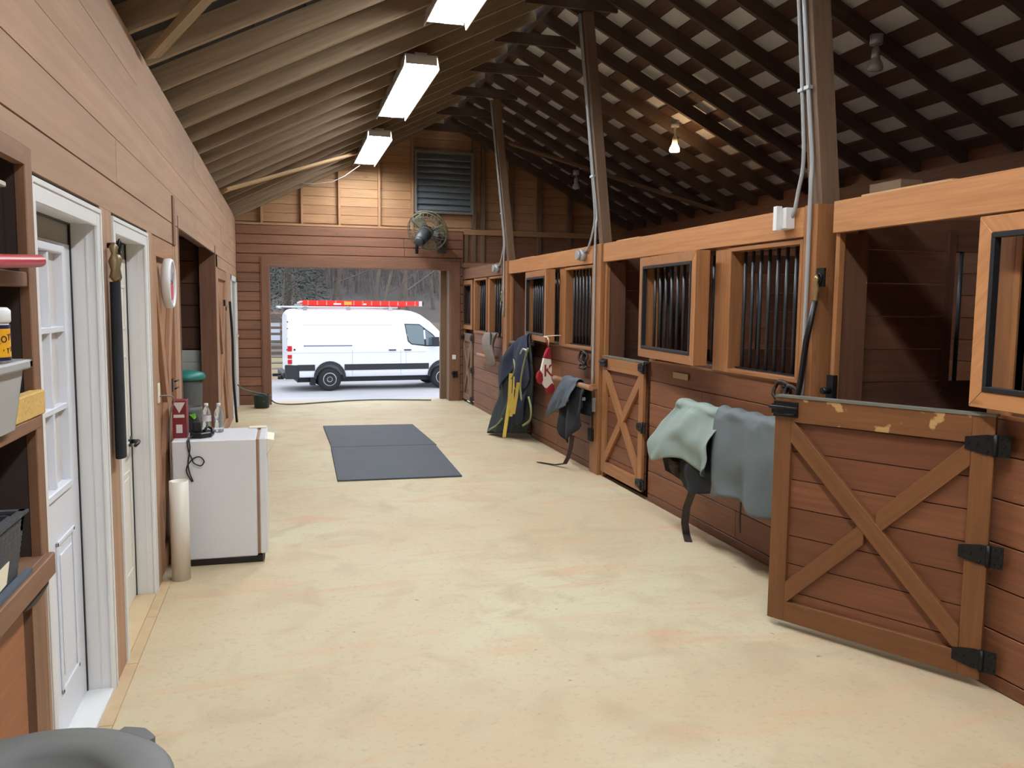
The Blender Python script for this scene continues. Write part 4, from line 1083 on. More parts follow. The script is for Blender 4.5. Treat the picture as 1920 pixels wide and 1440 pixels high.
# carton
t = empty('carton', (-.665, 5.72, fz), 0, 'tall maroon carton with a white triangle standing on the fridge', 'box')
cx0, cx1, cy = -.708, -.622, 5.70
MB().box(cx0, cx1, cy, cy + .13, fz + .001, fz + .245).build('box', MAROON, t, bevel=.002)
m = MB(); m.prism([(cx0 + .006, cy - .0015, fz + .235), (cx1 - .006, cy - .0015, fz + .235), ((cx0 + cx1) / 2, cy - .0015, fz + .165)], (0, .001, 0)); m.build('label', LABEL, t, label='white triangle print')
m = MB(); m.box(cx0 + .008, cx1 - .012, cy - .0015, cy - .0005, fz + .135, fz + .155); m.box(cx0 + .022, cx1 - .026, cy - .0015, cy - .0005, fz + .035, fz + .09); m.build('label', LABEL, t, label='white label panels')
# bottles
def bottle(x, y, label, lab=True):
    t = empty('water_bottle', (x, y, fz), 0, label, 'bottle')
    pr = [(.026, .001), (.031, .006), (.031, .03)]
    z = .03
    for i in range(4): pr += [(.029, z + .005), (.031, z + .01)]; z += .011
    pr += [(.031, .12), (.028, .14), (.018, .165), (.012, .175), (.012, .185)]
    MB().lathe((x, y, fz), pr, n=20).build('body', PET, t)
    MB().lathe((x, y, fz), [(.014, .180), (.014, .197), (.012, .199)], n=16).build('cap', WHITE, t)
    if lab: MB().lathe((x, y, fz), [(.0318, .078), (.0318, .118)], n=20, caps=False).build('label', LABEL, t)
bottle(-.520, 5.93, 'water bottle with a pale paper label, left one on the fridge')
bottle(-.440, 5.92, 'clear water bottle without a paper label, right one on the fridge', False)
t = empty('battery_charger', (-.54, 5.74, fz), 0, 'black battery charger with its cord on the front of the fridge top', 'charger')
m = MB(); m.prism([(-.60, 5.67, fz + .001), (-.53, 5.65, fz + .001), (-.47, 5.70, fz + .001), (-.46, 5.80, fz + .001), (-.56, 5.82, fz + .001), (-.61, 5.75, fz + .001)], (0, 0, .035)); m.build('base', BLACK, t, bevel=.006)
m = MB(); m.box(-.585, -.535, 5.71, 5.77, fz + .035, fz + .10); m.build('battery', BLACK, t, bevel=.005)
m = MB(); m.tube([(-.52, 5.72, fz + .04), (-.50, 5.76, fz + .065), (-.47, 5.75, fz + .05), (-.462, 5.70, fz + .03)], .010, n=6); m.build('plug', BLACK, t)
yq = 5.575
def smooth(pts, n=6):
    P = [Vector(p) for p in pts]; out = []
    for i in range(len(P) - 1):
        a, b, c, d = P[max(i - 1, 0)], P[i], P[i + 1], P[min(i + 2, len(P) - 1)]
        for k in range(n):
            s = k / n
            out.append(.5 * ((2 * b) + (c - a) * s + (2 * a - 5 * b + 4 * c - d) * s * s + (3 * b - a - 3 * c + d) * s ** 3))
    out.append(P[-1]); return out
m = MB(); m.tube(smooth([(-.58, 5.68, fz + .02), (-.60, 5.62, fz + .012), (-.607, yq, fz - .005), (-.60, yq, .76), (-.585, yq, .72), (-.57, yq, .685), (-.53, yq, .668), (-.510, yq, .695), (-.535, yq, .725), (-.575, yq, .715), (-.61, yq, .67), (-.615, yq, .625), (-.585, yq, .565)]), .004, n=6)
m.tube(smooth([(-.575, 5.68, fz + .02), (-.598, 5.60, fz + .010), (-.592, yq - .004, .79), (-.60, yq - .004, .73), (-.606, yq, .68), (-.598, yq, .62), (-.578, yq, .567)]), .004, n=6)
m.build('cord', BLACK, t)
t = empty('pouch', (-.63, 5.98, fz), 0, 'dark pouch with a lime green patch between carton and bottles on the fridge', 'pouch')
m = MB(); m.lathe((-.63, 5.98, fz + .001), [(.05, 0), (.06, .02), (.058, .08), (.045, .12), (.02, .135)], n=12); m.build('body', DKGREEN, t)
m = MB(); m.prism([(-.63, 5.935, fz + .12), (-.59, 5.93, fz + .128), (-.585, 5.94, fz + .10), (-.60, 5.925, fz + .09)], (0, -.004, .004)); m.build('patch', LIME, t)
# PVC pipe
m = MB(); pr = [(.056, 0.0), (.0565, .62), (.049, .62), (.049, .03)]
m.lathe((-.640, 5.36, 0), pr, n=28); tag(m.build('plastic_pipe', PVC), 'cream plastic pipe standing upright in front of the fridge', 'pipe')

# things on the left wall
t = empty('wall_clock', (XL + .02, 5.73, 1.83), 0, 'round white wall clock on the tan door above the fridge', 'clock')
cc = (XL + .02, 5.73, 1.83)
MB().lathe(cc, [(.10, -.015), (.13, -.015), (.158, -.005), (.16, .03), (.150, .045), (.138, .042), (.136, .030)], n=36, axis=(1, 0, 0), caps=False).build('rim', WHITE, t)
MB().lathe(cc, [(.137, .0), (.137, .034)], n=36, axis=(1, 0, 0)).build('face', CLOCKF, t)
m = MB(); m.lathe((cc[0] + .034, cc[1], cc[2] - .05), [(.055, 0), (.055, .003)], n=20, axis=(1, 0, 0)); m.build('emblem', PINK, t)
m = MB(); m.beam((cc[0] + .039, cc[1], cc[2]), (cc[0] + .039, cc[1] + .05, cc[2] + .07), .006, .002, up=(1, 0, 0)); m.beam((cc[0] + .041, cc[1], cc[2]), (cc[0] + .041, cc[1] - .09, cc[2] + .02), .005, .002, up=(1, 0, 0)); m.build('hand', BLACK, t)
t = empty('wall_outlet', (XL + .005, 5.33 + .05, 1.17), 0, 'ivory outlet with a plugged-in cord on the tan door over the fridge', 'outlet')
MB().box(XL - .002, XL + .006, 5.355, 5.43, 1.10, 1.22).build('plate', IVORY, t, bevel=.002)
m = MB(); m.tube(smooth([(XL + .0, 5.40, 1.14), (XL + .05, 5.42, 1.14), (XL + .08, 5.46, 1.11), (XL + .05, 5.49, .98), (XL + .045, 5.50, .6), (XL + .05, 5.53, .3), (XL + .06, 5.56, .12)]), .005, n=6); m.build('cord', plain('grey_cord', (120, 112, 104), .5), t)
t = empty('lead_strap', (XL + .03, 4.03, 1.5), 0, 'long black strap with brass snaps hanging between the two white doors', 'strap')
m = MB(); m.grid(lambda u, v: (XL + .032 + .022 * math.sin(2 * PI * u), 3.99 + .055 * math.cos(2 * PI * u) * (.55 + .45 * min(1, v * 3)), 1.80 - .78 * v), 16, 10); m.build('strap', BLKC, t)
m = MB(); m.lathe((XL + .035, 3.965, 1.80), [(.006, 0), (.022, .02), (.014, .05), (.024, .09), (.010, .12), (.020, .15), (.006, .17)], n=10); m.lathe((XL + .04, 4.01, 1.79), [(.006, 0), (.018, .03), (.012, .07), (.02, .11), (.005, .14)], n=10)
m.build('snap', plain('aged_brass', (140, 122, 92), .45, metal=.6, var=.3, scale=30), t)
m = MB(); m.cyl((XL, 4.02, 1.96), (XL + .05, 4.02, 1.96), .012, n=8); m.tube([(XL + .05, 4.02 + .02 * math.cos(a), 1.955 + .03 * math.sin(a)) for a in [2 * PI * i / 12 for i in range(12)]], .006, n=6, closed=True); m.build('hook', IRON, t)
# strap / cord beside far barn door
m = MB(); m.tube(smooth([(XL + .03, 12.05, 1.72), (XL + .05, 12.1, 1.2), (XL + .05, 12.15, .6), (XL + .08, 12.2, .02)]), .018, n=6); tag(m.build('lead_rope', BLKC), 'dark lead rope hanging by the farthest left doorway', 'rope')
m = MB(); m.box(XL, XL + .025, 11.2, 11.32, 1.66, 1.74); m.tube([(XL + .03, 11.26 + .05 * math.cos(a), 1.63 + .03 * math.sin(a)) for a in [2 * PI * i / 10 for i in range(10)]], .006, n=6, closed=True); tag(m.build('door_hook', IRON), 'small dark hook plate on the farther tan barn door', 'hook')

# bin in the room behind the wide opening
t = empty('trash_bin', (-1.03, 9.85, 0), 0, 'tall bin with a teal lid in the wide opening on the left', 'bin')
MB().lathe((-1.06, 9.80, 0), [(.13, 0), (.15, .02), (.17, .80), (.175, .88)], n=24).build('body', BINDK, t)
MB().lathe((-1.06, 9.80, .88), [(.20, -.03), (.205, .0), (.19, .04), (.12, .065), (.02, .075)], n=24).build('lid', TEAL, t)
m = MB(); m.lathe((-.99, 9.35, 0), [(.10, 0), (.12, .02), (.13, .55), (.135, .60), (.12, .60), (.11, .5)], n=20); tag(m.build('bucket', BINDK), 'grey bucket in the shade of the wide opening in front of the teal lidded bin', 'bucket')

# ------------------------------------------------------------------ bucket and hose by the big doorway
t = empty('bucket', (-.37, 13.95, 0), 0, 'dark green bucket on the floor at the left of the big doorway', 'bucket')
MB().lathe((-.37, 13.95, 0), [(.10, 0), (.115, .01), (.13, .19), (.138, .20), (.138, .215), (.125, .215), (.10, .03)], n=24).build('body', GREENB, t)
m = MB(); m.lathe((-.35, 13.835, .12), [(.018, 0), (.018, .004)], n=12, axis=(0, -1, 0)); m.build('label', LABEL, t)
m = MB(); m.tube([(-.37 + .14 * math.cos(a), 13.95 + .02, .21 - .03 * math.sin(a)) for a in [PI * i / 10 for i in range(11)]], .004, n=6); m.build('handle', GALV, t)
m = MB(); m.tube(smooth([(XL + .03, 13.6, .42), (XL + .10, 13.7, .34), (-.48, 13.9, .26), (-.30, 14.02, .20), (-.17, 14.15, .06), (.0, 14.25, .018), (.25, 14.28, .014), (.65, 14.45, .014), (1.1, 14.62, .014), (1.6, 14.66, .014), (2.1, 14.55, .014), (2.5, 14.45, .014)]), .012, n=8)
tag(m.build('garden_hose', HOSE), 'grey-green garden hose running over the bucket and along the big doorway sill', 'hose')

# ------------------------------------------------------------------ shelf unit on the left foreground wall
XF = XL + .045        # front of the shelf frame
t = empty('shelf_unit', (XL, 2.0, 0), 0, 'built-in wooden shelf unit with dark interior at the left edge', 'shelf')
m = MB(); m.box(XF - .03, XF, 2.665, 2.735, .93, 2.155); m.build('stile', W_SHELF, t, bevel=.003)
m = MB(); m.box(XF - .03, XF, 1.02, 1.08, .93, 2.155); m.build('stile', W_SHELF, t, bevel=.003)
m = MB(); m.box(XF - .03, XF, 1.08, 2.665, 2.10, 2.155); m.build('head_rail', W_SHELF, t)
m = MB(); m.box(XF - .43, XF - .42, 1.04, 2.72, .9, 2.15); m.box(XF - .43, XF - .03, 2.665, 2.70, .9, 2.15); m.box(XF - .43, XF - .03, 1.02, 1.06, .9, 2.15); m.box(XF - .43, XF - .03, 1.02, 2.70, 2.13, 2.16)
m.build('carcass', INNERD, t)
for z in (1.755, 1.345):
    MB().box(XF - .42, XF - .005 if z > 1.5 else XF + .015, 1.05, 2.66, z if z > 1.5 else z + .005, z + .042).build('shelf', W_SHELF, t, bevel=.003)
MB().box(XF - .42, XF + .004, 1.05, 2.70, .935, .965).build('shelf', W_SHELF, t, bevel=.003)
MB().box(XF + .004, XF + .026, 1.05, 2.70, .90, .967).build('shelf_apron', W_SHELF, t, bevel=.003)
m = MB(); pts = [(XF - .02, 2.70, .905)] + [(XF - .02, 2.70 - .36 * q / 8, .905 - .05 * math.sin(PI * min(1, .25 + q / 8 * .75)) * (1 if q < 8 else 0)) for q in range(9)]
m.prism(pts, (.025, 0, 0)); m.build('bracket', INNERD, t)  # dark curved piece stands in for the shadowed gap under the apron
m = MB(); m.box(XL - .02, XL, 1.0, 2.62, 0, .93); m.build('lower_panel', W_CAB, t, label='orange brown lower panel')
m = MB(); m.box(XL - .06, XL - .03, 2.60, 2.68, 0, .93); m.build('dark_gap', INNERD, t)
m = MB(); m.box(XL - .02, XL + .012, 2.665, 2.80, 0, .93); m.build('stile', W_SHELF, t)
# rod with red grip
t = empty('red_handle', (-.66, 2.4, 1.82), 0, 'red rubber covered handle jutting out from the top shelf', 'handle')
m = MB(); m.tube(smooth([(-.66, 1.6, 1.782), (-.66, 2.2, 1.808), (-.66, 2.5, 1.822), (-.66, 2.60, 1.827), (-.66, 2.612, 1.8275)]), .0175, n=14); m.build('grip', RED, t)
m = MB(); m.tube([(-.67, 2.42, 1.815), (-.72, 2.38, 1.802)], .008, n=8); m.build('bracket', IRON, t)
# glass jar, upper
t = empty('glass_vase', (-.80, 2.45, 1.80), 0, 'dark tinted square glass container on the top shelf', 'jar')
m = MB(); m.box(-.90, -.745, 2.36, 2.63, 1.801, 2.03); m.build('body', GLASSD, t, bevel=.006)
m = MB(); m.box(-.905, -.74, 2.355, 2.635, 2.03, 2.045); m.build('rim', PVC, t, bevel=.003)
# grey tote
t = empty('plastic_tote', (-.70, 2.25, 1.375), 0, 'translucent grey plastic tote on the middle shelf', 'tote')
m = MB()
X1, X0_, Y0, Y1, Z0, Z1 = -.665, -.98, 1.75, 2.345, 1.389, 1.555
m.prism([(X1, Y0, Z0), (X1 + .02, Y0 - .0, Z1), (X1 + .02, Y1 + .025, Z1), (X1, Y1, Z0)], (-.004, 0, 0)); m.prism([(X1, Y1, Z0), (X1 + .02, Y1 + .025, Z1), (X0_ - .02, Y1 + .025, Z1), (X0_, Y1, Z0)], (0, -.004, 0))
m.box(X0_, X1, Y0, Y1, Z0, Z0 + .004); m.box(X0_ - .004, X0_, Y0, Y1, Z0, Z1); m.box(X0_, X1, Y0 - .004, Y0, Z0, Z1); m.build('body', BINCL, t)
m = MB(); m.box(X1 + .015, X1 + .035, Y0 - .02, Y1 + .05, Z1 - .012, Z1 + .012); m.box(X0_ - .03, X1 + .035, Y1 + .02, Y1 + .05, Z1 - .012, Z1 + .012); m.box(X0_ - .035, X0_ - .015, Y0 - .02, Y1 + .05, Z1 - .012, Z1 + .012); m.build('rim', BINCL, t, bevel=.005)
m = MB(); m.box(X0_ + .02, X1 - .02, Y0 + .02, Y1 - .05, Z0 + .005, Z1 - .005); m.build('contents', plain('tote_contents', (150, 132, 112), .9, var=.4, scale=18), t)
# tub
t = empty('labelled_tub', (-.72, 2.26, 1.568), 0, 'white lidded tub with an orange and navy label standing on the grey tote', 'tub')
tc = (-.688, 2.235, 1.568); r = .052
MB().lathe(tc, [(r - .002, 0), (r - .002, .115)], n=32).build('body', WHITE, t)
MB().lathe(tc, [(r, .095), (r + .003, .10), (r + .003, .125), (r - .004, .132), (.0, .134)], n=32).build('lid', WHITE, t)
MB().lathe(tc, [(r + .0004, .014), (r + .0004, .084)], n=32, caps=False).build('label', TUBY, t)
MB().lathe(tc, [(r + .0008, .082), (r + .0008, .091)], n=32, caps=False).build('label', NAVYP, t, label='navy band')
MB().lathe(tc, [(r + .0008, .006), (r + .0008, .014)], n=32, caps=False).build('label', NAVYP, t, label='navy band')
def curved_text(body, size, z, ang0, slope=.25):
    """letters set one by one round the tub, facing outwards"""
    for i, chh in enumerate(body):
        a = ang0 + (i - (len(body) - 1) / 2) * size * .78 / r
        p = Vector((tc[0] + (r + .001) * math.cos(a), tc[1] + (r + .001) * math.sin(a), z + slope * (i - len(body) / 2) * size * .7))
        M4 = Matrix.Translation(p - Vector(t.location)) @ Matrix.Rotation(a + PI / 2, 4, 'Z') @ Matrix.Rotation(R(90), 4, 'X')
        text_mesh(chh, size, 'lettering', NAVYP, t, M4, depth=.0004)
curved_text('AOTN', .022, tc[2] + .060, R(-18)); curved_text("'TI", .018, tc[2] + .030, R(-14))
m = MB(); m.prism([(-.72, 2.40, 1.388), (-.683, 2.40, 1.388), (-.680, 2.69, 1.388), (-.717, 2.69, 1.388)], (0, 0, .070)); tag(m.build('foam_block', SPONGE, bevel=.004), 'yellow foam block on the middle shelf beside the tote', 'sponge')
m = MB(); m.lathe((-.80, 2.57, 1.388), [(.06, 0), (.07, .03), (.07, .10), (.05, .14), (.01, .15)], n=16); tag(m.build('cloth_bundle', BLUE), 'dark blue cloth bundle behind the yellow foam block', 'cloth')
# wicker basket
t = empty('basket', (-.72, 2.1, .945), 0, 'dark ribbed basket of grooming things on the bottom shelf', 'basket')
m = MB(); X1, X0_, Y0, Y1, Z0, Z1 = -.705, -.95, 1.7, 2.445, .967, 1.145
nr = 12
for i in range(nr):
    z0 = Z0 + (Z1 - Z0) * i / nr; f = i / nr * .02
    m.box(X1 - .006, X1 + f, Y0, Y1 + f, z0, z0 + .013); m.box(X0_, X1 + f, Y1 - .006, Y1 + f, z0, z0 + .013)
m.box(X1 - .012, X1 - .002, Y0, Y1, Z0, Z1); m.box(X0_, X1, Y1 - .012, Y1 - .002, Z0, Z1); m.box(X0_, X1, Y0, Y1, Z0, Z0 + .01); m.box(X0_, X0_ + .01, Y0, Y1, Z0, Z1)
m.build('body', WICK, t)
m = MB(); m.box(X1 + .005, X1 + .027, Y0, Y1 + .03, Z1, Z1 + .008); m.box(X0_, X1 + .02, Y1 + .008, Y1 + .03, Z1, Z1 + .008); m.build('rim', WICK, t)
m = MB(); m.prism([(X1 + .024, 1.9, 1.05), (X1 + .024, 2.30, 1.06), (X1 + .024, 2.27, 1.01), (X1 + .024, 1.9, .99)], (.002, 0, 0)); m.build('label', IVORY, t)
for (c, rr, mt, nm, lb) in (((-.75, 2.37, 1.165), .032, plain('tan_sponge', (196, 150, 112), .9, var=.1), 'sponge', 'tan round sponge in the basket'), ((-.80, 2.20, 1.15), .05, TEAL, 'brush', 'teal brush in the basket')):
    m = MB(); m.lathe((c[0], c[1], c[2] - rr), [(rr * .3, 0), (rr * .8, rr * .3), (rr, rr), (rr * .8, rr * 1.7), (rr * .3, rr * 2)], n=14); tag(m.build(nm, mt), lb, nm)
m = MB(); m.lathe((-.75, 2.26, 1.10), [(.024, 0), (.026, .08), (.012, .13), (.008, .15)], n=14, axis=(.15, .55, .8)); tag(m.build('squeeze_bottle', PVC), 'white squeeze bottle sticking out of the basket', 'bottle')
m = MB(); m.prism([(-.70, 2.1, .969), (-.682, 2.1, .969), (-.682, 2.50, .969), (-.70, 2.49, .969)], (0, 0, .012)); tag(m.build('comb', SLATE), 'flat blue-grey comb lying at the front edge of the bottom shelf', 'comb')

# ------------------------------------------------------------------ trash can, bottom left
t = empty('trash_can', (-.485, 1.60, 0), 0, 'grey round trash can with a snap-on lid at the bottom left corner', 'trash can')
c = (-.478, 1.60, 0)
MB().lathe(c, [(.18, 0), (.19, .01), (.235, .76), (.24, .79)], n=40).build('body', GRAYLID, t)
MB().lathe((c[0], c[1], .805), [(.258, -.035), (.264, -.03), (.264, .006), (.256, .014), (.215, .020), (.185, .024), (.165, .022), (.150, .012), (.138, -.006), (.06, -.012), (.002, -.012)], n=48).build('lid', GRAYLID, t)
for a0 in (R(50), R(-40), R(140), R(230)):
    pts = []
    for i in range(7):
        a = a0 - .17 + .34 * i / 6; pts.append((c[0] + .250 * math.cos(a), c[1] + .250 * math.sin(a), .79))
    for i in range(7):
        a = a0 + .17 - .34 * i / 6; rr = .284 - .012 * abs(i - 3) / 3; pts.append((c[0] + rr * math.cos(a), c[1] + rr * math.sin(a), .79))
    m = MB(); m.prism(pts, (0, 0, .030)); m.build('lid_latch', GRAYLID, t, bevel=.003)

m = MB()
for i in range(2):
    m.tube([(c[0] + .075 * math.cos(a) , c[1] + .075 * math.sin(a), .803) for a in [R(20) + i * PI + PI * .7 * k / 10 for k in range(11)]], .010, n=8)
m.build('lid_ridge', GRAYLID, t)

# ------------------------------------------------------------------ van
GZ = -.93
van = empty('cargo_van', (0, 25, GZ), 0, 'white cargo van with a red ladder on its roof parked outside the doorway', 'van')
vyaw = R(5)
V0 = Matrix.Translation((0.10, 25.17, GZ)) @ Matrix.Rotation(vyaw, 4, 'Z')
van.matrix_basis = V0; van.location = (0.10, 25.17, GZ); van.rotation_euler = (0, 0, vyaw)
# local: x forward (right), y = depth away from the camera, near side at y=0, width 1.96
VWD = 1.96
def vtop(x):
    if x < 3.9: return 2.42 + .03 * math.sin(min(1, max(0, x) / 3.9) * PI) - (.16 * max(0, (.18 - x) / .18) ** 2)
    P = [(3.9, 2.42), (4.2, 2.33), (4.55, 2.10), (4.9, 1.78), (5.15, 1.45), (5.3, 1.22), (5.6, 1.08), (5.8, .92), (5.9, .60)]
    for (a, b), (c2, d) in zip(P[:-1], P[1:]):
        if x <= c2: return b + (d - b) * (x - a) / (c2 - a)
    return .6
secs = []
xs = [0.0, .04, .10, .18] + [.18 + i * .2 for i in range(1, 19)] + [3.95, 4.1, 4.25, 4.4, 4.55, 4.7, 4.85, 5.0, 5.15, 5.3, 5.45, 5.6, 5.75, 5.85, 5.9]
m = MB(); NP = 0
rows = []
for x in xs:
    top = vtop(x); inset = .03 * (1 - min(1, x / .15)) ** 2 * 2 + (.22 * ((x - 5.3) / .6) ** 2 if x > 5.3 else 0)
    bot = .42
    half = []
    # near side profile bottom to roof centre: (y, z)
    H = top - bot
    def side_y(z): return inset + (.13 * max(0, (z - 1.15) / 1.3) ** 1.6)
    zs = [bot, bot + .02, .6, .85, 1.15]
    prof = [(side_y(z) + (.02 if z == bot else 0), z) for z in zs if z < top - .05]
    rad = min(.20, H * .3)
    zz = [z for z in (1.4, 1.65, 1.9, 2.1) if z < top - rad]
    prof += [(side_y(z), z) for z in zz]
    while len(prof) < 9: prof.append((side_y(top - rad), top - rad))
    yb = side_y(top - rad)
    for i in range(1, 7):
        a = PI / 2 * i / 6; prof.append((yb + rad * .9 * (1 - math.cos(a)), top - rad + rad * math.sin(a)))
    prof.append((VWD / 2, top + .02))
    full = prof + [(VWD - p[0], p[1]) for p in prof[-2::-1]]
    rows.append([(x, p[0], p[1]) for p in full])
n = len(rows[0])
b0 = len(m.v)
for r_ in rows: m.v += [Vector(p) for p in r_]
for i in range(len(rows) - 1):
    for j in range(n - 1):
        a = b0 + i * n + j; m.quad([a, a + n, a + n + 1, a + 1], [(0, 0)] * 4, True)
m.quad([b0 + j for j in range(n)], [(0, 0)] * n); m.quad([b0 + (len(rows) - 1) * n + j for j in range(n)][::-1], [(0, 0)] * n)
for i in range(len(rows) - 1):
    a = b0 + i * n; b2 = b0 + i * n + n - 1; m.quad([a, b2, b2 + n, a + n], [(0, 0)] * 4)
KX = .95
RW, FW = 1.27, 4.94
for v_ in m.v: v_.x *= KX
tmp = m.build('tmp_body', VANW, None, origin=(0, 0, 0))
cut = MB()
for wx in (RW * KX, FW * KX): cut.cyl((wx, -.3, .37), (wx, .45, .37), .43, n=36)
cutter = cut.build('tmp_cut', VANB, None, origin=(0, 0, 0))
bo = tmp.modifiers.new('b', 'BOOLEAN'); bo.object = cutter; bo.operation = 'DIFFERENCE'
try: bo.solver = 'EXACT'
except Exception: pass
bpy.context.view_layer.update()
dg = bpy.context.evaluated_depsgraph_get(); me = bpy.data.meshes.new_from_object(tmp.evaluated_get(dg)); me.name = 'body'
bpy.data.objects.remove(tmp); bpy.data.objects.remove(cutter)
bd = bpy.data.objects.new('body', me); C.objects.link(bd); bd.parent = van
def vb(mb, name, mat, parent=van, **k):
    if name != 'wheel':
        for v_ in mb.v: v_.x *= KX
    return mb.build(name, mat, parent, local=True, **k)
def sy(z): return .13 * max(0, (z - 1.15) / 1.3) ** 1.6
# lower black moulding + arch flares
for (x0, x1) in ((.28, RW - .46), (RW + .46, FW - .46)):
    vb(MB().box(x0, x1, -.022, .01, .62, .80), 'side_moulding', VANB, bevel=.006)
for wx in (RW, FW):
    m = MB(); k = 14
    outer = [(wx + .50 * math.cos(PI * i / k), -.03, .40 + .50 * math.sin(PI * i / k)) for i in range(k + 1)]
    inner = [(wx + .42 * math.cos(PI * i / k), -.03, .38 + .42 * math.sin(PI * i / k)) for i in range(k + 1)]
    for i in range(k): m.prism([outer[i], outer[i + 1], inner[i + 1], inner[i]], (0, .06, 0))
    vb(m, 'wheel_arch', VANB)
for wx in (RW * KX, FW * KX):
    for wy in (.02, VWD - .26):
        near = wy < 1
        w = MB(); w.lathe((wx, wy, .35), [(.20, 0), (.235, .0), (.31, .0), (.345, .03), (.35, .07), (.35, .18), (.345, .21), (.31, .24), (.2, .24)], n=36, axis=(0, 1, 0))
        wo = vb(w, 'wheel', TYRE)
        if near:
            q = MB(); q.lathe((wx, wy - .004, .35), [(.0, .03), (.06, .02), (.07, -.005), (.12, .03), (.155, .01), (.195, .0), (.205, .01), (.205, .05)], n=30, axis=(0, 1, 0), caps=False)
            ro = q.build('rim', ALU, wo, local=True); ro.location = ro.location - wo.location
            q = MB()
            for i in range(12):
                a = 2 * PI * i / 12; q.cyl((wx + .135 * math.cos(a), wy + .004, .35 + .135 * math.sin(a)), (wx + .135 * math.cos(a), wy + .018, .35 + .135 * math.sin(a)), .016, n=8)
            q.cyl((wx, wy - .012, .35), (wx, wy + .01, .35), .055, n=16)
            ro = q.build('hub_cap', VANB, wo, local=True); ro.location = ro.location - wo.location
vb(MB().box(.30, 5.5, .30, VWD - .30, .25, .44), 'chassis', VANB)
vb(MB().box(RW - .60, RW - .44, .02, .3, .18, .62), 'mud_flap', BLACK)
# rear: bumper, tail lights, corner
vb(MB().box(-.10, .34, -.012, .12, .38, .80), 'bumper_corner', VANB, bevel=.02)
vb(MB().box(-.16, .06, .10, VWD - .02, .40, .56), 'rear_bumper', VANB, bevel=.02)
m = MB(); m.box(-.40, -.1, .9, 1.05, .40, .48); m.box(-.16, -.10, .2, 1.05, .41, .47); vb(m, 'tow_hitch', IRON)
vb(MB().cyl((-.12, .25, .42), (-.3, .25, .42), .06), 'exhaust', IRON)
tl = MB(); tl.box(-.012, .115, -.014, .10, .83, 1.36); tlo = vb(tl, 'tail_light', TAILR, bevel=.01)
m = MB(); m.box(-.015, .118, -.017, .09, 1.10, 1.20); m.box(-.015, .118, -.017, .09, .955, .985)
for v_ in m.v: v_.x *= KX
q = m.build('reversing_lens', LABEL, tlo, local=True); q.location = q.location - tlo.location
m = MB(); m.cyl((.195, -.004, 1.25), (.195, -.0, 1.25), .03, n=12); vb(m, 'fuel_cap', VANB)
m = MB(); m.box(.50, 1.98, sy(1.36) - .012, sy(1.36) + .01, 1.345, 1.375); m.cyl((.5, 0, 1.36), (.5, .02, 1.36), .025, n=10); vb(m, 'sliding_door_track', plain('track_grey', (120, 122, 132), .5), bevel=.003)
m = MB(); SEAM = plain('panel_seam', (176, 178, 188), .5)
for x in (1.98, 3.55): m.box(x - .006, x + .006, -.004, .004, .45, 1.15); m.prism([(x - .006, -.004 + sy(1.15), 1.15), (x + .006, -.004 + sy(1.15), 1.15), (x + .006, -.004 + sy(2.2), 2.2), (x - .006, -.004 + sy(2.2), 2.2)], (0, .006, 0))
m.box(.15, 4.4, -.004, .004, 1.145, 1.155)
m.box(.45, 3.3, sy(1.98) - .004, sy(1.98) + .006, 1.975, 1.985)
m.box(3.72, 3.73, -.004, .004, .62, 1.15)
vb(m, 'panel_seams', SEAM)
for x in (3.28, 3.78):
    m = MB(); m.box(x - .13, x + .11, -.035, -.005, 1.20, 1.235); vb(m, 'door_handle', VANB, bevel=.008)
# cab windows: pane panels slightly proud of the body side
def pane(pts, name='side_window', fr_=True):
    m = MB(); P = [(x, sy(z) - .008, z) for x, z in pts]; m.prism(P, (0, .012, 0)); return vb(m, name, VGLASS)
fr = MB(); P = [(x, sy(z) - .004, z) for x, z in [(3.68, 2.02), (4.18, 2.01), (4.62, 1.70), (4.98, 1.33), (4.40, 1.32), (3.90, 1.38), (3.78, 1.48)]]; fr.prism(P, (0, .01, 0)); vb(fr, 'window_seal', VANB)
pane([(3.71, 1.99), (4.17, 1.98), (4.30, 1.90), (4.34, 1.37), (3.92, 1.41), (3.81, 1.50)])
pane([(4.36, 1.85), (4.62, 1.66), (4.92, 1.36), (4.40, 1.355)])
m = MB(); m.box(4.55, 4.75, -.30, -.14, 1.33, 1.62); m.cyl((4.65, -.15, 1.40), (4.65, .02, 1.36), .03, n=8); vb(m, 'wing_mirror', VANB, bevel=.03)
m = MB()
for z in (2.05, 1.85, 1.55): m.box(-.012, .02, .10, .13, z, z + .03)
m.box(-.03, .0, .12, .2, 1.22, 1.26); vb(m, 'rear_door_hinges', VANB)
# roof rack
m = MB()
for x in (.55, 1.9, 3.25): m.cyl((x, .16, 2.52), (x, 1.8, 2.52), .022, n=8); m.box(x - .06, x + .06, .18, .24, 2.38, 2.52); m.box(x - .06, x + .06, 1.70, 1.76, 2.38, 2.52)
m.cyl((-.18, .22, 2.505), (3.5, .22, 2.505), .028, n=8); m.cyl((-.18, 1.7, 2.505), (3.5, 1.7, 2.505), .028, n=8); m.cyl((-.18, .15, 2.48), (-.18, 1.75, 2.48), .03, n=8)
vb(m, 'roof_rack', ALU)
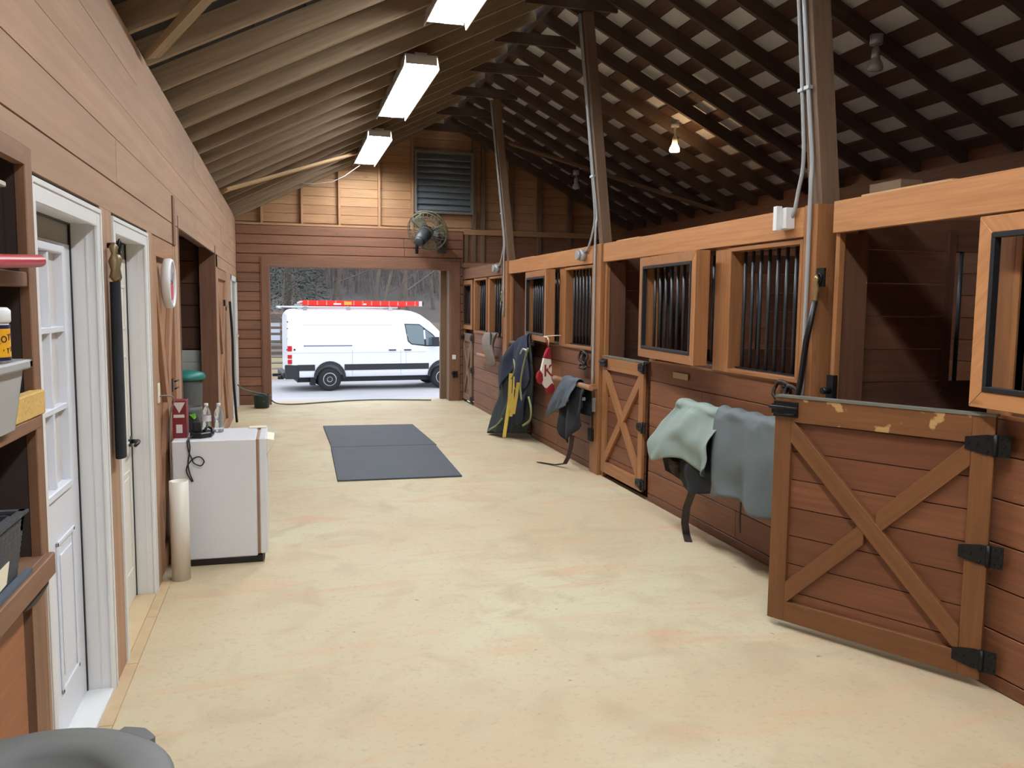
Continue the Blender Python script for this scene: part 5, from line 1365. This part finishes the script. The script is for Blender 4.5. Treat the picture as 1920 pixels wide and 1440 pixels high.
# ladder (own thing, on the rack)
lad = empty('extension_ladder', (0, 25, 0), 0, 'red fibreglass extension ladder lying on the roof rack of the white van', 'ladder')
LM = V0 @ Matrix.Translation((.44, .40, 2.56))
lad.matrix_basis = LM; lad.location = LM.to_translation(); lad.rotation_euler = (0, 0, vyaw)
LL = 3.72
for y in (0, .42):
    m = MB(); m.box(0, LL, y, y + .035, 0, .15); m.build('rail', LADR, lad, local=True, bevel=.003)
    m = MB(); m.box(.25, LL - .55, y + .05, y + .08, -.04, .07); m.build('fly_rail', LADR, lad, local=True)
for i in range(13):
    x = .2 + i * .273
    MB().cyl((x, -.004, .075), (x, .46, .075), .016, n=8).build('rung', ALU, lad, local=True)
for i in range(13):
    x = .2 + i * .273; MB().box(x - .018, x + .018, -.004, .0, .01, .14).build('rung_plate', plain('rung_plate', (240, 130, 120), .5), lad, local=True)
m = MB(); m.box(.95, 1.18, -.006, -.001, .02, .07); m.box(1.85, 1.95, -.006, -.001, .02, .07); m.build('sticker', LABEL, lad, local=True)
MB().box(1.27, 1.50, -.006, -.001, .02, .12).build('sticker', LADY, lad, local=True)
m = MB(); m.box(-.16, .03, -.01, .47, -.03, .04); m.cyl((-.12, 0, .06), (.04, .02, .11), .03, n=8); m.build('foot', ALU, lad, local=True)
m = MB(); m.box(LL - .12, LL - .02, -.006, .46, -.005, .155); m.build('end_cap', ALU, lad, local=True); MB().box(LL - .02, LL + .03, 0, .45, .02, .14).build('end_cap', BLACK, lad, local=True)

# ------------------------------------------------------------------ outside ground, fences, trees
def gz(x, y):
    if y < YF + .45: return -.03
    if y < 24: return -.03 + (GZ + .03) * min(1, (y - YF - .45) / (23.5 - YF - .45))
    if y < 30: return GZ
    if y < 60: return GZ - .55 * math.sin(min(1, (y - 30) / 10) * PI / 2) + .0 + max(0, (y - 40)) * .08
    return GZ - .55 + 1.6 + (y - 60) * .04
m = MB(); m.grid(lambda u, v: (-14 + 42 * u, YF + .44 + (30 - YF - .44) * v, gz(0, YF + .44 + (30 - YF - .44) * v) + .02 * fbm(u * 30, v * 12, 1)), 60, 30)
struct(m.build('ground', GRAVEL, origin=(0, 0, 0)))
m = MB(); m.grid(lambda u, v: (-40 + 110 * u, 30 + 35 * v, gz(0, 30.001 + 35 * v) + .15 * fbm(u * 20, v * 8, 1) * min(1, v * 6)), 40, 30)
struct(m.build('ground', PAST, origin=(0, 0, 0)))
m = MB(); m.grid(lambda u, v: (-60 + 160 * u, 60 + 65 * v, gz(0, 60) - .6 + 15 * v ** 1.1 + 1.2 * fbm(u * 12, v * 5, 4) * v), 40, 24)
struct(m.build('hillside', HILL, origin=(0, 0, 0)))
def fence(y, x0, x1, hb, mat, label, dz=0.0, slope=0.0, sp=2.4, nb=4, ht=1.25):
    t = empty('board_fence', ((x0 + x1) / 2, y, gz(0, y) + dz), 0, label, 'fence')
    z0 = gz(0, y) + dz
    n = max(1, int((x1 - x0) / sp))
    for i in range(n + 1):
        x = x0 + (x1 - x0) * i / n; MB().box(x - .06, x + .06, y + slope * i, y + .10 + slope * i, z0 - .1, z0 + ht).build('post', mat, t)
    for b in range(nb):
        m = MB(); z = z0 + .15 + b * (ht - .25) / (nb - 1)
        for i in range(n):
            xa, xb = x0 + (x1 - x0) * i / n, x0 + (x1 - x0) * (i + 1) / n
            m.beam((xa, y + slope * i - .02, z), (xb, y + slope * (i + 1) - .02, z), .03, hb)
        m.build('board', mat, t)
fence(29, -2.2, .6, .13, W_FENCEP, 'pale new board fence low behind the rear of the van', dz=-.05, nb=4, ht=.85)
fence(34, -3.0, 0.4, .13, W_FENCE, 'dark weathered board fence behind the pale fence', dz=.35, nb=5, ht=1.15)
fence(44, -4, 1.2, .13, W_FENCE, 'dark board fence in the middle distance left of the van', dz=1.1, nb=4, ht=1.2)
fence(55, -6, 2.4, .14, plain('reddish_rail', (168, 136, 122), .9, var=.1), 'far reddish rail fence under the trees', dz=.1, nb=4, ht=1.3)
t = empty('shed', (-1.1, 50, gz(0, 50)), 0, 'small pale shed far left behind the fences', 'shed')
z0 = gz(0, 50)
MB().box(-2.6, -.25, 50, 52, z0 - .3, z0 + 1.35).build('wall', SHED, t)
m = MB(); m.prism([(-2.8, 49.8, z0 + 1.35), (-.05, 49.8, z0 + 1.35), (-.25, 49.8, z0 + 1.55), (-2.6, 49.8, z0 + 1.9)], (0, 2.4, 0)); m.build('roof', W_FENCE, t)

def tree_mesh(rng, h, r, spread=1.0, depth=3, up=.35):
    m = MB(); tw = MB()
    def br(p, d, L, r, lev):
        n = 4 if lev else 7; pts = [p]; rr = [r]
        q = p.copy(); dd = d.copy()
        for i in range(n):
            dd = (dd + Vector((rng.uniform(-1, 1), rng.uniform(-1, 1), rng.uniform(-.4, .8))) * (.10 if lev == 0 else .22)).normalized()
            q = q + dd * L / n; pts.append(q.copy()); rr.append(r * (1 - .75 * (i + 1) / n))
        (m if lev < 2 else tw).tube(pts, rr, n=7 if lev == 0 else (5 if lev == 1 else 3), caps=False)
        if lev < depth:
            k = (9 if lev == 0 else 5)
            for i in range(k):
                f = rng.uniform(.22 if lev == 0 else .2, 1); idx = min(n - 1, int(f * n)); a = rng.uniform(0, 2 * PI)
                side = Vector((math.cos(a), math.sin(a), rng.uniform(-.1, .9) * up * 3)).normalized()
                nd = (dd * .35 + side).normalized()
                br(pts[idx].lerp(pts[idx + 1], f * n - int(f * n) if f < 1 else 1), nd, L * rng.uniform(.28, .5) * spread, rr[idx] * .45, lev + 1)
    br(Vector((0, 0, 0)), Vector((0, 0, 1)), h, r, 0)
    return m, tw
protos = []
for i in range(4):
    rng = random.Random(20 + i); a, b = tree_mesh(rng, 11 + i, .11 + .025 * i)
    protos.append((a, b))
spots = [(5.2, 47, 1.0), (7.6, 52, 1.1), (3.1, 58, 1.2), (9.4, 48, .9), (11.2, 56, 1.0), (1.0, 62, 1.0), (6.3, 61, 1.2), (13.6, 60, 1.1), (-1.6, 64, 1.0), (4.3, 66, 1.1), (8.8, 67, 1.2), (12.2, 69, 1.0), (15.8, 66, 1.0), (2.2, 70, 1.1)]
meshes = []
names = ['bare grey tree in the wood behind the van, forking low', 'bare thin tree in the wood behind the van', 'bare tree with a thick trunk in the wood behind the van', 'tall bare tree in the wood behind the van']
roots = []
for i, (x, y, s_) in enumerate(spots):
    k = i % 4; z = gz(0, y) - .1
    if i < 4:
        t = empty('bare_tree', (x, y, z), 0, names[k], 'tree', 'bare trees behind the van')
        protos[k][0].build('trunk', BARK, t, local=True, origin=(0, 0, 0)); protos[k][1].build('branches', TWIG, t, local=True, origin=(0, 0, 0)); roots.append(t)
    else:
        t = dup(roots[k], (x, y, z), names[k], 'bare trees behind the van'); t.rotation_euler = (0, 0, i * 1.3)
# evergreen at the left
t = empty('pine_tree', (-1.2, 52, gz(0, 52)), 0, 'dark evergreen tree above the fences at the left of the doorway', 'tree')
t.location = (.2, 57, gz(0, 57) - .1); t.matrix_basis = Matrix.Translation(t.location)
MB().tube([(0, 0, 0), (.1, 0, 4), (0, .1, 10)], [.26, .2, .05], n=8).build('trunk', BARK, t, local=True, origin=(0, 0, 0))
m = MB(); rng = random.Random(5)
for i in range(9500):
    h = rng.uniform(1.6, 11); rad = (11.6 - h) * .33 * rng.uniform(.15, 1) ** .6; a = rng.uniform(0, 2 * PI)
    c_ = Vector((rad * math.cos(a), rad * math.sin(a), h - rad * .22 + rng.uniform(-.1, .1)))
    s_ = rng.uniform(.07, .19); d = Vector((math.cos(a) + rng.uniform(-.5, .5), math.sin(a) + rng.uniform(-.5, .5), rng.uniform(-.5, .2))).normalized() * s_
    e = d.cross(Vector((rng.uniform(-1, 1), rng.uniform(-1, 1), 1))).normalized() * s_ * .35
    b0 = len(m.v); m.v += [c_ - d, c_ + e, c_ + d, c_ - e]; m.quad([b0, b0 + 1, b0 + 2, b0 + 3], [(0, 0)] * 4)
m.build('needles', PINE, t, local=True, origin=(0, 0, 0))
# thicket: uncountable brush and trunks behind
m = MB(); rng = random.Random(9)
for i in range(3600):
    x = rng.uniform(-22, 45); y = rng.uniform(72, 98); z = gz(0, min(y, 65)) + max(0, (y - 65) / 60) ** 1.2 * 14 - .2
    h = rng.uniform(2, 9); r_ = rng.uniform(.012, .05); lean = Vector((rng.uniform(-.25, .25), rng.uniform(-.1, .1), 1))
    if rng.random() < .07: r_ = rng.uniform(.08, .16); h = rng.uniform(9, 13); lean = Vector((rng.uniform(-.06, .06), 0, 1))
    p = Vector((x, y, z)); m.tube([p, p + lean * h * .5 + Vector((rng.uniform(-.3, .3), 0, 0)), p + lean * h], [r_, r_ * .7, r_ * .2], n=3, caps=False)
    for k in range(3):
        q = p + lean * h * rng.uniform(.15, .9); m.tube([q, q + Vector((rng.uniform(-1.4, 1.4), rng.uniform(-.5, .5), rng.uniform(.1, 1.4)))], [r_ * .45, .004], n=3, caps=False)
tag(m.build('thicket', TWIG, origin=(0, 0, 0)), 'tangled grey bare brush filling the wood behind the van', 'brush', kind='stuff')

# every repeated kind carries one group phrase
GROUPS = {'stable_gate': 'cross-braced half gates of the stalls', 'barn_door': 'cross-braced doors on the left wall', 'horse_stall': 'row of stall fronts on the right', 'grille_door': 'barred upper doors of the stalls', 'stall_partition': 'plank partitions between the stalls', 'support_post': 'leaning roof posts', 'conduit': 'grey conduits on the roof posts', 'fluorescent_light': 'fluorescent fixtures over the aisle', 'stall_lamp': 'flood lamps over the stalls', 'blanket_rod': 'blanket rods on the stall fronts', 'halter': 'halters on the stall fronts', 'cross_tie': 'cross ties on the posts', 'rubber_mat': 'rubber mats on the aisle', 'water_bottle': 'water bottles on the fridge', 'board_fence': 'fences behind the van', 'loose_board': 'loose boards on the stall beam', 'horse_sheet': 'horse sheets draped by the open gate', 'horse_blanket': 'horse blankets on the stall fronts', 'bucket': 'buckets along the left side'}
for o_ in list(C.objects):
    k_ = o_.name.split('.')[0]
    if o_.parent is None and k_ in GROUPS and 'label' in o_ and 'group' not in o_: o_['group'] = GROUPS[k_]
# ------------------------------------------------------------------ world and camera
w = bpy.data.worlds.new('overcast'); bpy.context.scene.world = w; w.use_nodes = True
bg = w.node_tree.nodes['Background']; bg.inputs['Color'].default_value = (.86, .92, 1.0, 1); bg.inputs['Strength'].default_value = 2.1

cam_d = bpy.data.cameras.new('camera'); cam = bpy.data.objects.new('camera', cam_d); C.objects.link(cam)
F = 1550.0
cam_d.sensor_fit = 'HORIZONTAL'; cam_d.sensor_width = 36; cam_d.lens = 36 * F / 1920; cam_d.clip_end = 400; cam_d.clip_start = .05
yaw, pit, roll = 0.26913892, 0.09606897, 0.01037164
f = Vector((math.sin(yaw) * math.cos(pit), math.cos(yaw) * math.cos(pit), -math.sin(pit)))
r = Vector((math.cos(yaw), -math.sin(yaw), 0)); u = r.cross(f)
r2 = r * math.cos(roll) + u * math.sin(roll); u2 = -r * math.sin(roll) + u * math.cos(roll)
M = Matrix(((r2.x, u2.x, -f.x, 0), (r2.y, u2.y, -f.y, 0), (r2.z, u2.z, -f.z, 1.72), (0, 0, 0, 1)))
cam.matrix_world = M
sc = bpy.context.scene; sc.camera = cam
sc.view_settings.view_transform = 'Standard'; sc.view_settings.look = 'None'; sc.view_settings.gamma = 1.0; sc.view_settings.exposure = 0.08
try: sc.view_settings.use_curve_mapping = False
except Exception: pass
sc.cycles.max_bounces = 8; sc.cycles.diffuse_bounces = 5
